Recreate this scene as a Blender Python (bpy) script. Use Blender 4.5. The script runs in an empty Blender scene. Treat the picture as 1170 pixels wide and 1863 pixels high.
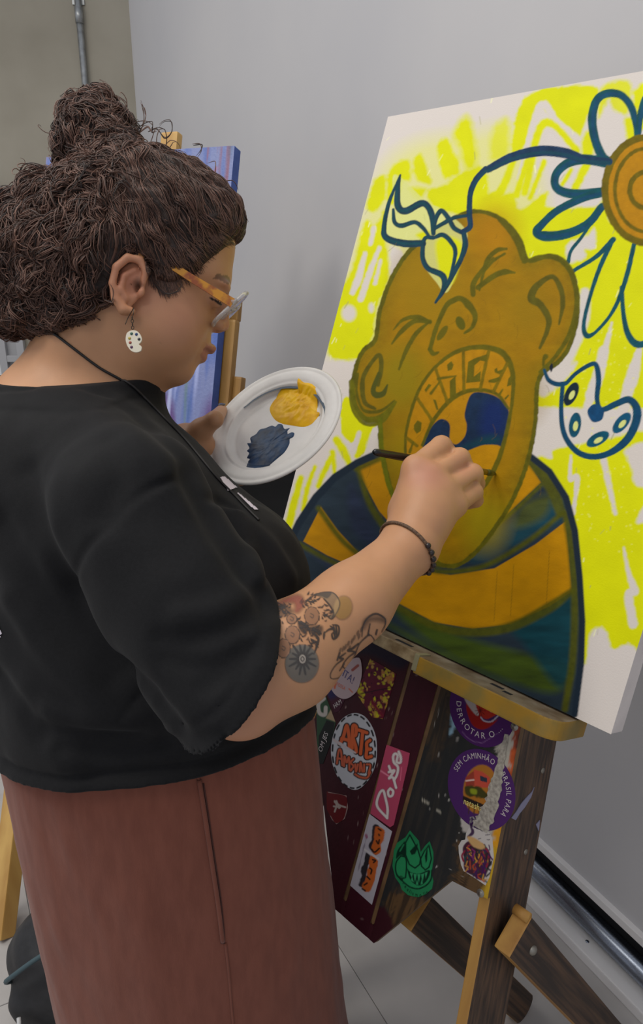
import bpy, bmesh, math, random
import numpy as np
from mathutils import Vector, Matrix
from mathutils.bvhtree import BVHTree

# ------------------------------------------------------------------ camera, world, lamps, exposure
SC = bpy.context.scene
COL = SC.collection
FPX = 1354.0; TILT = math.radians(18.8); CAMH = 1.5
cam_d = bpy.data.cameras.new('camera'); cam = bpy.data.objects.new('camera', cam_d); COL.objects.link(cam)
cam.location = (0, 0, CAMH); cam.rotation_euler = (math.pi/2 - TILT, 0, 0)
cam_d.sensor_fit = 'VERTICAL'; cam_d.sensor_height = 24.0; cam_d.lens = 24.0*FPX/1863.0
cam_d.clip_start = 0.02
SC.camera = cam
wd = bpy.data.worlds.new('room_air'); SC.world = wd; wd.use_nodes = True
wd.node_tree.nodes['Background'].inputs[0].default_value = (0.86, 0.90, 1.0, 1)
wd.node_tree.nodes['Background'].inputs[1].default_value = 0.55
def area(name, loc, rot, sx, sy, power, col=(1, .95, .87)):
    d = bpy.data.lights.new(name, 'AREA'); d.shape = 'RECTANGLE'; d.size = sx; d.size_y = sy
    d.energy = power; d.color = col
    o = bpy.data.objects.new(name, d); COL.objects.link(o); o.location = loc; o.rotation_euler = rot
    return o
for lx, ly, pw in ((-2.1, 0.4, 44), (-2.3, 2.2, 21), (-1.3, -1.1, 14), (-0.5, 0.7, 23)):
    area('ceiling_lamp', (lx, ly, 3.7), (0, 0, 0.4), 1.5, 0.6, pw)
SC.view_settings.view_transform = 'Standard'; SC.view_settings.look = 'None'
SC.view_settings.gamma = 1.0; SC.view_settings.exposure = 0.0; SC.view_settings.use_curve_mapping = False

# ------------------------------------------------------------------ helpers
CT, ST = math.cos(TILT), math.sin(TILT)
CAM = np.array([0, 0, CAMH])
def at(x, y, d):                       # point seen at pixel x, y, at depth d along the lens axis
    px, py = (x-585.0)/FPX, (931.5-y)/FPX
    return CAM + d*np.array([px, CT+py*ST, -ST+py*CT])
def proj(P):
    q = np.asarray(P, float) - CAM
    c = q[..., 1]*CT - q[..., 2]*ST; u = q[..., 1]*ST + q[..., 2]*CT
    return 585+FPX*q[..., 0]/c, 931.5-FPX*u/c
def lin(c):
    c = np.asarray(c, float)/255.0
    return np.where(c <= .04045, c/12.92, ((c+.055)/1.055)**2.4)
def rgb(r, g, b, k=1.0):
    v = np.clip(lin((r, g, b))*k, 0, .95)
    return (float(v[0]), float(v[1]), float(v[2]), 1.0)

MATS = {}
def mat(name, color=(.5, .5, .5, 1), rough=.6, color2=None, scale=20, stretch=(1, 1, 1), mix=(.35, .65), bump=0, bscale=None,
        metal=0, vcol=False, alpha=False, spec=.5, trans=0, sheen=0, detail=4, coat=0, sss=0):
    if name in MATS: return MATS[name]
    m = bpy.data.materials.new(name); m.use_nodes = True
    nt = m.node_tree; N = nt.nodes; L = nt.links; b = N['Principled BSDF']
    b.inputs['Base Color'].default_value = color; b.inputs['Roughness'].default_value = rough
    b.inputs['Metallic'].default_value = metal; b.inputs['Specular IOR Level'].default_value = spec
    if trans: b.inputs['Transmission Weight'].default_value = trans
    if sheen: b.inputs['Sheen Weight'].default_value = sheen; b.inputs['Sheen Roughness'].default_value = .5
    if coat: b.inputs['Coat Weight'].default_value = coat; b.inputs['Coat Roughness'].default_value = .2
    if sss:
        b.inputs['Subsurface Weight'].default_value = sss; b.inputs['Subsurface Radius'].default_value = (.008, .003, .0015)
        b.inputs['Subsurface Scale'].default_value = 1.0
    tc = N.new('ShaderNodeTexCoord'); mp = N.new('ShaderNodeMapping'); mp.inputs['Scale'].default_value = stretch
    L.new(tc.outputs['Object'], mp.inputs['Vector'])
    if vcol:
        a = N.new('ShaderNodeAttribute'); a.attribute_name = 'Col'
        src = a.outputs['Color']
        if alpha: L.new(a.outputs['Alpha'], b.inputs['Alpha'])
    else: src = None
    if color2 is not None:
        nz = N.new('ShaderNodeTexNoise'); nz.inputs['Scale'].default_value = scale; nz.inputs['Detail'].default_value = detail
        L.new(mp.outputs[0], nz.inputs['Vector'])
        cr = N.new('ShaderNodeValToRGB'); cr.color_ramp.elements[0].position = mix[0]; cr.color_ramp.elements[1].position = mix[1]
        cr.color_ramp.elements[0].color = color; cr.color_ramp.elements[1].color = color2
        L.new(nz.outputs['Fac'], cr.inputs[0])
        if src is not None:
            mx = N.new('ShaderNodeMix'); mx.data_type = 'RGBA'; mx.blend_type = 'MULTIPLY'; mx.inputs[0].default_value = 1
            L.new(src, mx.inputs[6]); L.new(cr.outputs[0], mx.inputs[7]); src = mx.outputs[2]
        else: src = cr.outputs[0]
    if src is not None: L.new(src, b.inputs['Base Color'])
    if bump:
        n2 = N.new('ShaderNodeTexNoise'); n2.inputs['Scale'].default_value = bscale or scale; n2.inputs['Detail'].default_value = 3
        L.new(mp.outputs[0], n2.inputs['Vector'])
        bp = N.new('ShaderNodeBump'); bp.inputs['Strength'].default_value = bump; bp.inputs['Distance'].default_value = .002
        L.new(n2.outputs['Fac'], bp.inputs['Height']); L.new(bp.outputs[0], b.inputs['Normal'])
    MATS[name] = m
    return m

def tag(o, label, cat, group=None):
    o['label'] = label; o['category'] = cat
    if group: o['group'] = group
    return o
def thing(name, label, cat, loc=(0, 0, 0), basis=None, group=None):
    o = bpy.data.objects.new(name, None); COL.objects.link(o); o.empty_display_size = .05
    M = Matrix.Identity(4)
    if basis is not None:
        for i in range(3):
            for j in range(3): M[j][i] = float(basis[i][j])
    M.translation = Vector([float(v) for v in loc]); o.matrix_world = M
    MW[o.name] = M
    tag(o, label, cat, group)
    return o
MW = {}
def obj(name, V, F, m, parent=None, smooth=True, colors=None, local=False, axes=None):
    """one mesh object; V are world coordinates unless local"""
    V = np.asarray(V, np.float64)
    M = Matrix.Identity(4)
    if parent is not None and not local:
        M = MW[parent.name].inverted()
        A = np.array(M)
        if axes is not None:           # own origin and axes, so that wood grain runs along the piece
            L4 = np.eye(4); L4[:3, :3] = np.array(axes[1:]).T; L4[:3, 3] = axes[0]; Li = np.linalg.inv(L4)
            V = V @ Li[:3, :3].T + Li[:3, 3]; ML = Matrix((A @ L4).tolist())
        else: V = V @ A[:3, :3].T + A[:3, 3]
    me = bpy.data.meshes.new(name)
    if isinstance(F, np.ndarray) and F.ndim == 2:
        n, k = F.shape
        me.vertices.add(len(V)); me.vertices.foreach_set('co', V.astype(np.float32).ravel())
        me.loops.add(n*k); me.loops.foreach_set('vertex_index', F.astype(np.int32).ravel())
        me.polygons.add(n); me.polygons.foreach_set('loop_start', np.arange(0, n*k, k, dtype=np.int32))
        me.update(calc_edges=True)
    else:
        me.from_pydata([tuple(v) for v in V], [], [tuple(int(i) for i in f) for f in F]); me.update()
    me.polygons.foreach_set('use_smooth', [bool(smooth)]*len(me.polygons))
    if colors is not None:
        c = np.asarray(colors, np.float32)
        if c.shape[1] == 3: c = np.c_[c, np.ones(len(c), np.float32)]
        at_ = me.color_attributes.new('Col', 'FLOAT_COLOR', 'POINT'); at_.data.foreach_set('color', c.ravel())
    if m is not None:
        for q in (m if isinstance(m, (list, tuple)) else [m]): me.materials.append(q)
    o = bpy.data.objects.new(name, me); COL.objects.link(o)
    if parent is not None:
        o.parent = parent
        MW[o.name] = MW[parent.name]
        if axes is not None: o.matrix_basis = ML
    return o
def struct(name, V, F, m, **k):
    o = obj(name, V, F, m, **k); o['kind'] = 'structure'; MW[o.name] = Matrix.Identity(4); return o
def frame(o, X, Y, Z):                 # local -> world function
    o = np.asarray(o, float); B = np.array([X, Y, Z], float)
    return lambda V: np.asarray(V, float) @ B + o
def merge(parts):
    Vs, Fs, k = [], [], 0
    for V, F in parts:
        V = np.asarray(V, float); Vs.append(V); Fs += [tuple(int(i)+k for i in f) for f in F]; k += len(V)
    return np.vstack(Vs), Fs
def bm_arrays(bm):
    bm.verts.ensure_lookup_table()
    V = np.array([v.co[:] for v in bm.verts]); F = [tuple(v.index for v in f.verts) for f in bm.faces]
    bm.free(); return V, F
def cbox(lo, hi, bev=.002, seg=2):
    bm = bmesh.new(); lo = np.array(lo, float); hi = np.array(hi, float)
    bmesh.ops.create_cube(bm, size=1)
    for v in bm.verts:
        v.co = Vector([(lo[i]+hi[i])/2 + v.co[i]*(hi[i]-lo[i]) for i in range(3)])
    if bev: bmesh.ops.bevel(bm, geom=bm.edges[:], offset=bev, segments=seg, profile=.7, affect='EDGES')
    bm.verts.index_update()
    return bm_arrays(bm)
def prism(poly, z0, z1, bev=0):        # polygon in local x, y extruded z0..z1
    bm = bmesh.new()
    vs = [bm.verts.new((p[0], p[1], z0)) for p in poly]; f = bm.faces.new(vs)
    r = bmesh.ops.extrude_face_region(bm, geom=[f])
    for v in r['geom']:
        if isinstance(v, bmesh.types.BMVert): v.co.z = z1
    bmesh.ops.recalc_face_normals(bm, faces=bm.faces[:])
    if bev: bmesh.ops.bevel(bm, geom=bm.edges[:], offset=bev, segments=2, profile=.7, affect='EDGES')
    bm.verts.index_update()
    return bm_arrays(bm)
def spline(P, n=12, closed=False):     # Catmull-Rom
    P = np.asarray(P, float)
    if len(P) < 3 and not closed: return np.array([P[0]+(P[-1]-P[0])*t for t in np.linspace(0, 1, n+1)])
    if closed: Q = np.vstack([P[-1], P, P[0], P[1]])
    else: Q = np.vstack([2*P[0]-P[1], P, 2*P[-1]-P[-2]])
    out = []
    t = np.linspace(0, 1, n, endpoint=False)[:, None]
    for i in range(1, len(Q)-2):
        a, b, c, d = Q[i-1], Q[i], Q[i+1], Q[i+2]
        out.append(.5*((2*b)+(c-a)*t+(2*a-5*b+4*c-d)*t**2+(3*b-a-3*c+d)*t**3))
    if not closed: out.append(P[-1:])
    return np.vstack(out)
def tube(P, r, n=8, closed=False, caps=True):
    P = np.asarray(P, float); m = len(P); r = np.broadcast_to(np.asarray(r, float), (m,))
    T = np.gradient(P, axis=0) if not closed else np.roll(P, -1, 0)-np.roll(P, 1, 0)
    T /= np.linalg.norm(T, axis=1, keepdims=True)+1e-12
    up = np.array([0, 0, 1.0]) if abs(T[0][2]) < .9 else np.array([1.0, 0, 0])
    Nn = np.cross(T[0], up); Nn /= np.linalg.norm(Nn); V = []
    for i in range(m):
        Nn = Nn - T[i]*np.dot(Nn, T[i]); Nn /= np.linalg.norm(Nn)+1e-12; B = np.cross(T[i], Nn)
        for k in range(n):
            a = 2*math.pi*k/n; V.append(P[i]+r[i]*(math.cos(a)*Nn+math.sin(a)*B))
    F = []
    for i in range(m if closed else m-1):
        j = (i+1) % m
        for k in range(n): F.append((i*n+k, i*n+(k+1) % n, j*n+(k+1) % n, j*n+k))
    if caps and not closed: F.append(tuple(range(n))[::-1]); F.append(tuple((m-1)*n+k for k in range(n)))
    return np.array(V), F
def lathe(prof, n=64):                 # (r, z) profile about local z
    V, F = [], []; m = len(prof)
    for k in range(n):
        a = 2*math.pi*k/n
        for r, z in prof: V.append((r*math.cos(a), r*math.sin(a), z))
    for k in range(n):
        k2 = (k+1) % n
        for i in range(m-1): F.append((k*m+i, k2*m+i, k2*m+i+1, k*m+i+1))
    return np.array(V), F
def ellipsoid(c, r, nu=20, nv=12, B=None):
    V, F = [], []
    for i in range(nv+1):
        t = math.pi*i/nv
        for k in range(nu):
            a = 2*math.pi*k/nu; V.append((r[0]*math.sin(t)*math.cos(a), r[1]*math.sin(t)*math.sin(a), r[2]*math.cos(t)))
    V = np.array(V)
    if B is not None: V = V @ np.array(B)
    for i in range(nv):
        for k in range(nu): F.append((i*nu+k, (i+1)*nu+k, (i+1)*nu+(k+1) % nu, i*nu+(k+1) % nu))
    return V+np.array(c), F
# value noise, any dimension 2 or 3
def _h(*i):
    n = np.zeros_like(i[0], dtype=np.uint32)
    for k, p in zip(i, (374761393, 668265263, 2147483647)): n = n + k.astype(np.uint32)*np.uint32(p)
    n = (n ^ (n >> np.uint32(13)))*np.uint32(1274126177); n = n ^ (n >> np.uint32(16))
    return (n & np.uint32(0xffff)).astype(np.float32)/65535.0
def vnoise(*X):
    I = [np.floor(x).astype(np.int64) for x in X]; Fr = [x-i for x, i in zip(X, I)]
    Fr = [f*f*(3-2*f) for f in Fr]; d = len(X); out = 0
    for c in range(2**d):
        w = 1.0; J = []
        for k in range(d):
            b = (c >> k) & 1; J.append(I[k]+b); w = w*(Fr[k] if b else 1-Fr[k])
        out = out + w*_h(*J)
    return out
def fbm(*X, oct=3):
    s, a, t = 0, 1.0, 0
    for o in range(oct):
        s = s + a*vnoise(*[x*(2**o)+17.3*o for x in X]); t += a; a *= .5
    return s/t
def pts(s, ox=0, oy=0, k=1.0):         # "x,y x,y" in a crop -> pixels
    return np.array([[ox+float(a)/k, oy+float(b)/k] for a, b in (q.split(',') for q in s.split())])

class Paint:
    """colours flat print by painting strokes and patches over sample points X, Y"""
    def __init__(self, X, Y, base, alpha=None):
        self.X = X.ravel(); self.Y = Y.ravel(); self.C = np.tile(lin(base), (self.X.size, 1))
        self.A = None if alpha is None else np.full(self.X.size, float(alpha))
    def _sel(self, P, m):
        return np.nonzero((self.X > P[:, 0].min()-m) & (self.X < P[:, 0].max()+m) & (self.Y > P[:, 1].min()-m) & (self.Y < P[:, 1].max()+m))[0]
    def _apply(self, i, w, col, var=0, grain=(9, 9)):
        c = lin(col)
        if var:
            n = fbm(self.X[i]/grain[0]+3.1, self.Y[i]/grain[1]+7.7)[:, None]
            c = c*(1+var*(n-.5)*2)
        w = w[:, None]; self.C[i] = self.C[i]*(1-w)+c*w
        if self.A is not None: self.A[i] = self.A[i]+(1-self.A[i])*w[:, 0]
    def _dist(self, i, P, closed=False):
        x, y = self.X[i], self.Y[i]; d = np.full(len(i), 1e9); tt = np.zeros(len(i))
        n = len(P)
        for k in range(n if closed else n-1):
            a, b = P[k], P[(k+1) % n]; e = b-a; L = e@e+1e-9
            t = np.clip(((x-a[0])*e[0]+(y-a[1])*e[1])/L, 0, 1)
            q = np.hypot(x-a[0]-t*e[0], y-a[1]-t*e[1]); m = q < d; d[m] = q[m]; tt[m] = (k+t[m])/max(1, n-1)
        return d, tt
    def stroke(self, P, w, col, soft=1.2, op=1.0, smooth=True, var=0, wob=0, closed=False, n=8, grain=(9, 9)):
        P = np.asarray(P, float)
        if smooth and len(P) > 2: P = spline(P, n, closed)
        w = np.atleast_1d(np.asarray(w, float)); mw = w.max()
        i = self._sel(P, mw+soft+3)
        if not len(i): return
        d, t = self._dist(i, P, closed)
        hw = np.interp(t, np.linspace(0, 1, len(w)), w)/2
        if wob: hw = hw+wob*(fbm(self.X[i]/7, self.Y[i]/7)-.5)*2
        a = np.clip((hw-d)/soft+.5, 0, 1)*op
        self._apply(i, a, col, var, grain)
    def fill(self, P, col, soft=1.2, op=1.0, smooth=True, var=0, wob=0, n=8, grain=(9, 9)):
        P = np.asarray(P, float)
        if smooth: P = spline(P, n, True)
        i = self._sel(P, soft+3+wob)
        if not len(i): return
        x, y = self.X[i], self.Y[i]; ins = np.zeros(len(i), bool)
        for k in range(len(P)):
            a, b = P[k], P[(k+1) % len(P)]
            if a[1] == b[1]: continue
            ins ^= ((a[1] > y) != (b[1] > y)) & (x < (b[0]-a[0])*(y-a[1])/(b[1]-a[1])+a[0])
        d, _ = self._dist(i, P, True); sd = np.where(ins, d, -d)
        if wob: sd = sd+wob*(fbm(x/8, y/8)-.5)*2
        self._apply(i, np.clip(sd/soft+.5, 0, 1)*op, col, var, grain)
    def ell(self, cx, cy, rx, ry, col, ang=0, **k):
        t = np.linspace(0, 2*np.pi, 36, endpoint=False); c, s = math.cos(ang), math.sin(ang)
        self.fill(np.c_[cx+rx*np.cos(t)*c-ry*np.sin(t)*s, cy+rx*np.cos(t)*s+ry*np.sin(t)*c], col, smooth=False, **k)
def grid_faces(nx, ny):
    i = np.arange((ny-1)*nx).reshape(ny-1, nx)[:, :-1].ravel()
    return np.c_[i, i+1, i+nx+1, i+nx]
rnd = random.Random(7)

# ------------------------------------------------------------------ the room
WA = math.radians(27.5); WD = np.array([-math.sin(WA), math.cos(WA), 0]); WN = np.array([-math.cos(WA), -math.sin(WA), 0])
W0 = np.array([0.695, 1.185, 0])       # foot of the partition wall
UPZ = np.array([0, 0, 1.0])
wf = frame(W0, WD, WN, UPZ)            # local: along, out of the wall, up
M_floor = mat('floor_grey', rgb(160, 156, 153), .5, rgb(184, 180, 177), 3.5, bump=.05, bscale=60, mix=(.3, .7))
M_joint = mat('floor_joint', rgb(138, 135, 132), .8)
struct('floor', [(-4, -2.5, -.004), (3, -2.5, -.004), (3, 6.5, -.004), (-4, 6.5, -.004)], [(0, 1, 2, 3)], M_joint, smooth=False)
fl = bpy.data.objects['floor']
tile_me = None; tdir = math.radians(27.5)
TX, TY = .62, 1.22
for i in range(-5, 6):
    for j in range(-3, 6):
        off = (i % 2)*TY/2
        c = W0+WN*(TX*(i+.35))+WD*(TY*j+off)
        if not (-3.6 < c[0] < 1.6 and -1.2 < c[1] < 5.6): continue
        if tile_me is None:
            V, F = cbox((-TX/2+.0007, -TY/2+.0007, -.006), (TX/2-.0007, TY/2-.0007, 0), .0008, 1)
            o = obj('floor_tile', V, F, M_floor, fl, smooth=False, local=True); tile_me = o.data
        else:
            o = bpy.data.objects.new('floor_tile', tile_me); COL.objects.link(o); o.parent = fl
        o.location = (c[0], c[1], 0); o.rotation_euler = (0, 0, tdir)
M_wall = mat('wall_grey', rgb(188, 187, 189), .7, rgb(196, 194, 194), 1.2, bump=.03, bscale=5, mix=(.35, .65))
V, F = cbox((-1.6, -.12, .125), (3.62, 0, 3.2), .002)
struct('wall_right', wf(V), F, M_wall, smooth=False)
M_trimw = mat('white_metal', rgb(225, 222, 220), .4)
M_black = mat('gap_black', rgb(12, 12, 14), .7)
M_steel = mat('brushed_steel', rgb(165, 172, 185), .28, rgb(120, 128, 140), 40, (1, 30, 30), metal=1)
V, F = cbox((-1.6, -.02, .125), (3.6, .014, .145), .002); struct('trim_1', wf(V), F, M_trimw, smooth=False)
V, F = cbox((-1.6, -.10, 0), (3.6, -.008, .125), 0); struct('trim_2', wf(V), F, M_black, smooth=False)
V, F = cbox((-1.6, -.015, 0), (3.6, .060, .026), .004); struct('baseboard_right', wf(V), F, M_trimw, smooth=False)
bb = bpy.data.objects['baseboard_right']
for s in (-.25, .135, .9, 1.7):
    V, F = lathe([(0, .0275), (.0035, .0275), (.0045, .0262), (.0045, .02)], 12); obj('screw', wf(V+np.array([s, .03, 0])), F, M_steel, bb)
V, F = tube([wf((-1.6, .010, .062)), wf((3.6, .010, .062))], .024, 20); struct('trim_3', V, F, M_steel)
# concrete wall closing the room on the far left
CN = wf((3.62, 0, 0)); CD = np.array([-.995, -.10, 0]); CD /= np.linalg.norm(CD); CO = np.array([CD[1], -CD[0], 0])
cf = frame(CN, CD, CO if CO[1] < 0 else -CO, UPZ)
M_conc = mat('raw_concrete', rgb(158, 152, 138), .85, rgb(136, 130, 116), 2.2, bump=.25, bscale=14, mix=(.3, .75), detail=8)
V, F = cbox((-.4, -.2, 0), (3.6, 0, 3.2), .004); struct('wall_back', cf(V), F, M_conc, smooth=False)
def hit(x, y, P, N):                   # pixel ray meets a plane
    r = at(x, y, 1.0)-CAM
    return CAM+r*(np.dot(np.asarray(P)-CAM, N)/np.dot(r, N))
CNRM = cf((0, 1, 0))-cf((0, 0, 0))
M_galv = mat('galvanised_steel', rgb(170, 172, 172), .4, rgb(140, 142, 142), 30, metal=.8)
p0 = hit(143, 0, CN, CNRM); p1 = hit(157, 165, CN, CNRM)
xy = (p0+p1)/2
cd = thing('conduit_pipe', 'thin galvanised conduit pipe running up the raw concrete wall', 'pipe', (xy[0], xy[1], 0))
px_ = xy+CNRM*.020; px_[2] = 0
obj('pipe', *tube([px_+UPZ*.0, px_+UPZ*3.1], .017, 14), M_galv, cd)
zc = hit(145, 30, CN, CNRM)[2]
for z in (zc, 1.1, .3):
    obj('coupling', *tube([px_+UPZ*(z-.035), px_+UPZ*(z+.035)], .0205, 14), M_galv, cd)
    V, F = cbox((-.03, -.004, -.012), (.03, .004, .012), .002)
    obj('clamp', frame(px_-CNRM*.015+UPZ*(z+.06), CD, CNRM, UPZ)(V), F, M_galv, cd, smooth=False)
# aluminium window at the far left of the concrete wall
wl = [np.dot(hit(x, 500, CN, CNRM)-CN, CD) for x in (24, -140)]
zt, zb = hit(0, 345, CN, CNRM)[2], hit(0, 790, CN, CNRM)[2]
wfun = lambda V: cf(np.asarray(V, float))
M_alu = mat('aluminium_frame', rgb(168, 168, 170), .45, metal=.2)
M_pane = mat('frosted_pane', rgb(222, 224, 226), .35)
V, F = cbox((wl[0], .0, zb), (wl[1], .012, zt), .001); wo = struct('window_1', wfun(V), F, M_alu, smooth=False)
parts = []
for s in (wl[0], wl[0]+.1, wl[1]): parts.append(cbox((s-.02, .01, zb), (s+.02, .05, zt), .003))
for z in (zb, (zb*2+zt)/3, (zb+2*zt)/3, zt): parts.append(cbox((wl[0], .01, z-.018), (wl[1], .046, z+.018), .003))
V, F = merge(parts); obj('window_frame', wfun(V), F, M_alu, wo, smooth=False)
zs = [zb, (zb*2+zt)/3, (zb+2*zt)/3, zt]
for k in range(3):
    V, F = cbox((wl[0]+.12, .012, zs[k]+.02), (wl[1]-.02, .02, zs[k+1]-.02), .002); obj('pane', wfun(V), F, M_pane, wo, smooth=False)
# black cabinet standing against the partition wall, behind the canvas
M_blackf = mat('black_laminate', rgb(6, 6, 7), .7, rgb(9, 9, 10), 6, spec=.15)
kb = wf((1.25, .25, 0))
kab = thing('storage_cabinet', 'low black storage cabinet against the grey partition wall', 'cabinet', kb)
V, F = cbox((.86, .07, .03), (1.50, .40, .80), .004); obj('body', wf(V), F, M_blackf, kab, smooth=False)
V, F = cbox((.85, .065, .80), (1.51, .42, .825), .004); obj('top', wf(V), F, M_blackf, kab, smooth=False)
V, F = cbox((.88, .09, 0), (1.48, .38, .03), 0); obj('plinth', wf(V), F, M_black, kab, smooth=False)
for s in (.87, 1.185):
    V, F = cbox((s, .40, .05), (s+.305, .416, .785), .003); d = obj('door', wf(V), F, M_blackf, kab, smooth=False)
    hx = s+.265 if s < 1 else s+.04
    V, F = tube([wf((hx, .43, .40)), wf((hx, .43, .52))], .006, 10); obj('handle', V, F, M_steel, d)
# black crate on the floor by the concrete wall
cr = thing('storage_crate', 'black plastic crate on the floor beneath the far window', 'crate', (-1.33, 2.25, 0))
cb = frame((-1.33, 2.25, 0), (1, 0, 0), (0, 1, 0), UPZ)
M_crate = mat('black_plastic', rgb(22, 22, 24), .5)
for lo, hi in (((-.25, -.18, 0), (.25, .18, .015)), ((-.25, -.18, 0), (-.235, .18, .30)), ((.235, -.18, 0), (.25, .18, .30)),
               ((-.25, -.18, 0), (.25, -.165, .30)), ((-.25, .165, 0), (.25, .18, .30))):
    V, F = cbox(lo, hi, .003); obj('panel', cb(V), F, M_crate, cr, smooth=False)
V, F = merge([cbox((-.265, -.195, .28), (.265, -.16, .305), .004), cbox((-.265, .16, .28), (.265, .195, .305), .004),
              cbox((-.265, -.16, .28), (-.23, .16, .305), .004), cbox((.23, -.16, .28), (.265, .16, .305), .004)])
obj('rim', cb(V), F, M_crate, cr, smooth=False)

# ------------------------------------------------------------------ blue painting on its pine easel, behind the painter
D2 = 1.95
b_tr = at(427, 265, D2)
ph_, be_ = math.radians(-22), math.radians(15.5)
bx = np.array([math.cos(ph_), math.sin(ph_), 0]); bu = UPZ*math.cos(be_)+np.array([-bx[1], bx[0], 0])*math.sin(be_)
bn = np.cross(bx, bu); bh_ = .78; b_br = b_tr-bu*bh_
BW = .62
bfr = frame(b_br, bx, bu, bn)
bp = thing('blue_painting', 'canvas painted in blue and violet streaks on a pine easel', 'painting', b_br, (bx, bu, bn))
nx, ny = 150, 210
gx, gy = np.meshgrid(np.linspace(-BW, 0, nx), np.linspace(0, bh_, ny))
P = Paint(gx*1000, gy*1000, (112, 122, 165))
u1 = fbm(gx.ravel()*26, gy.ravel()*3.2, oct=4); u2 = fbm(gx.ravel()*60+9, gy.ravel()*5+3, oct=3); u3 = fbm(gx.ravel()*14+40, gy.ravel()*4+8, oct=3)
def over(P, w, c): w = np.clip(w, 0, 1)[:, None]; P.C = P.C*(1-w)+lin(c)*w
vv = gy.ravel()/bh_
over(P, (u1-.45)*5*(vv > -.1), (72, 96, 160)); over(P, (u2-.55)*6*(vv < .6), (150, 160, 205))
over(P, (u3-.56)*9*(vv < .55), (88, 66, 120)); over(P, (u2-.62)*9*(vv > .55), (120, 84, 110)); over(P, (.34-u3)*8, (60, 90, 120))
for x, y, l, w, c in ((-.05, .80, .05, 10, (150, 70, 90)), (-.12, .82, .06, 14, (130, 72, 96)), (-.03, .70, .05, 10, (70, 52, 90)), (-.2, .3, .2, 26, (78, 60, 118)), (-.13, .2, .2, 12, (170, 178, 215)), (-.08, .32, .3, 9, (95, 120, 120))):
    P.stroke(np.array([[x, y], [x-.004, y-l/2], [x+.003, y-l]])*1000*np.array([1, bh_/.86]), [w*.6, w, w*.4], c, soft=6, op=.8)
P.fill(np.array([[-.262, .20], [-.235, .225], [-.205, .205], [-.19, .175], [-.205, .15], [-.22, .165], [-.232, .125], [-.245, .16], [-.27, .165]])*1000, (225, 195, 10), soft=6)
V = bfr(np.c_[gx.ravel(), gy.ravel(), np.full(gx.size, .0004)])
obj('painted_face', V, grid_faces(nx, ny), mat('blue_paint', vcol=True, rough=.5, bump=.5, bscale=120), bp, colors=P.C*1.15)
V, F = cbox((-BW, 0, -.035), (0, bh_, 0), .002); obj('stretched_canvas', bfr(V), F, mat('blue_edge', rgb(62, 92, 165), .6, rgb(52, 80, 150), 30), bp, smooth=False)
M_pine = mat('pine_wood', rgb(205, 165, 92), .5, rgb(176, 132, 66), 16, (1, 1, .08), bump=.08)
M_pine2 = mat('pine_wood_dark', rgb(168, 128, 66), .55, rgb(140, 102, 50), 16, (1, 1, .08), bump=.08)
eb = np.array([-.45, 1.75, 0])
pe = thing('pine_easel', 'tall yellow pine easel holding the blue painting', 'easel', eb)
def beam(A, B, w, t, up, m, name, parent, bev=.003):
    A = np.asarray(A, float); B = np.asarray(B, float); L = np.linalg.norm(B-A); z = (B-A)/L
    x = np.cross(up, z); x /= np.linalg.norm(x); y = np.cross(z, x)
    V, F = cbox((-w/2, -t/2, 0), (w/2, t/2, L), bev); return obj(name, frame(A, x, y, z)(V), F, m, parent, smooth=False)
# right upright beside the canvas, its rounded top ends part way up
cz = -.055
def on_b(x, y, c=cz): P_ = hit(x, y, b_br+bn*c, bn); return P_
ra, rb = on_b(418, 582), on_b(402, 760)
rdir = (rb-ra)/np.linalg.norm(rb-ra)
rfoot = ra+rdir*(ra[2]/-rdir[2])
beam(rfoot, ra, .052, .028, bn, M_pine2, 'upright', pe, .008)
beam(on_b(431, 690, cz-.02)+rdir*.35, on_b(436, 686, cz-.02), .028, .028, bn, M_pine2, 'bracket', pe, .006)
mt = on_b(313, 243, cz-.03); mdir = -bu
beam(mt-bu*(mt[2]/bu[2])*.985, mt, .055, .028, bn, M_pine, 'mast', pe, .006)
lf = np.array([-.752, 1.335, 0]); lt = np.array([-.66, 1.72, .93])
beam(lf, lt, .036, .062, np.array([.75, -.66, 0]), M_pine, 'leg', pe, .003)
V, F = cbox((-.56, -.055, -.10), (.03, -.01, .05), .004); obj('canvas_rest', bfr(V), F, M_pine, pe, smooth=False)
V, F = cbox((-.60, .34, -.085), (.02, .40, -.062), .004); obj('crossbar', bfr(V), F, M_pine2, pe, smooth=False)
beam(np.array([mt[0]+.05, mt[1]+.42, 0]), mt-bu*.2-bn*.03, .05, .025, bn, M_pine, 'rear_leg', pe)
V, F = cbox((-.36, .0, -.002), (-.24, .03, .03), .004)

# ------------------------------------------------------------------ the big canvas
TH = math.radians(42.7); LE = math.radians(20.3)
HB = np.array([-math.sin(TH), math.cos(TH), 0]); NB_ = np.array([math.cos(TH), math.sin(TH), 0])
CX = -HB; CU = UPZ*math.cos(LE)+NB_*math.sin(LE); CZ = np.cross(CX, CU)
C0 = at(1112, 1336, .94)               # lower right corner of the painted face
cfr = frame(C0, CX, CU, CZ)
CW, CH, CTK = .687, .866, .036
def onc(x, y, off=0):                  # pixel -> local x, y on the canvas plane (or a parallel one)
    p = hit(x, y, C0+CZ*off, CZ)-C0
    return np.array([p@CX, p@CU])
cv = thing('painting_canvas', 'large canvas with a shouting ochre bee figure on fluorescent yellow', 'painting', C0, (CX, CU, CZ))
nx, ny = 560, 700
gx, gy = np.meshgrid(np.linspace(-CW, 0, nx), np.linspace(0, CH, ny))
PX, PY = proj(cfr(np.c_[gx.ravel(), gy.ravel(), np.zeros(gx.size)]))
P = Paint(PX, PY, (197, 189, 182))
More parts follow.
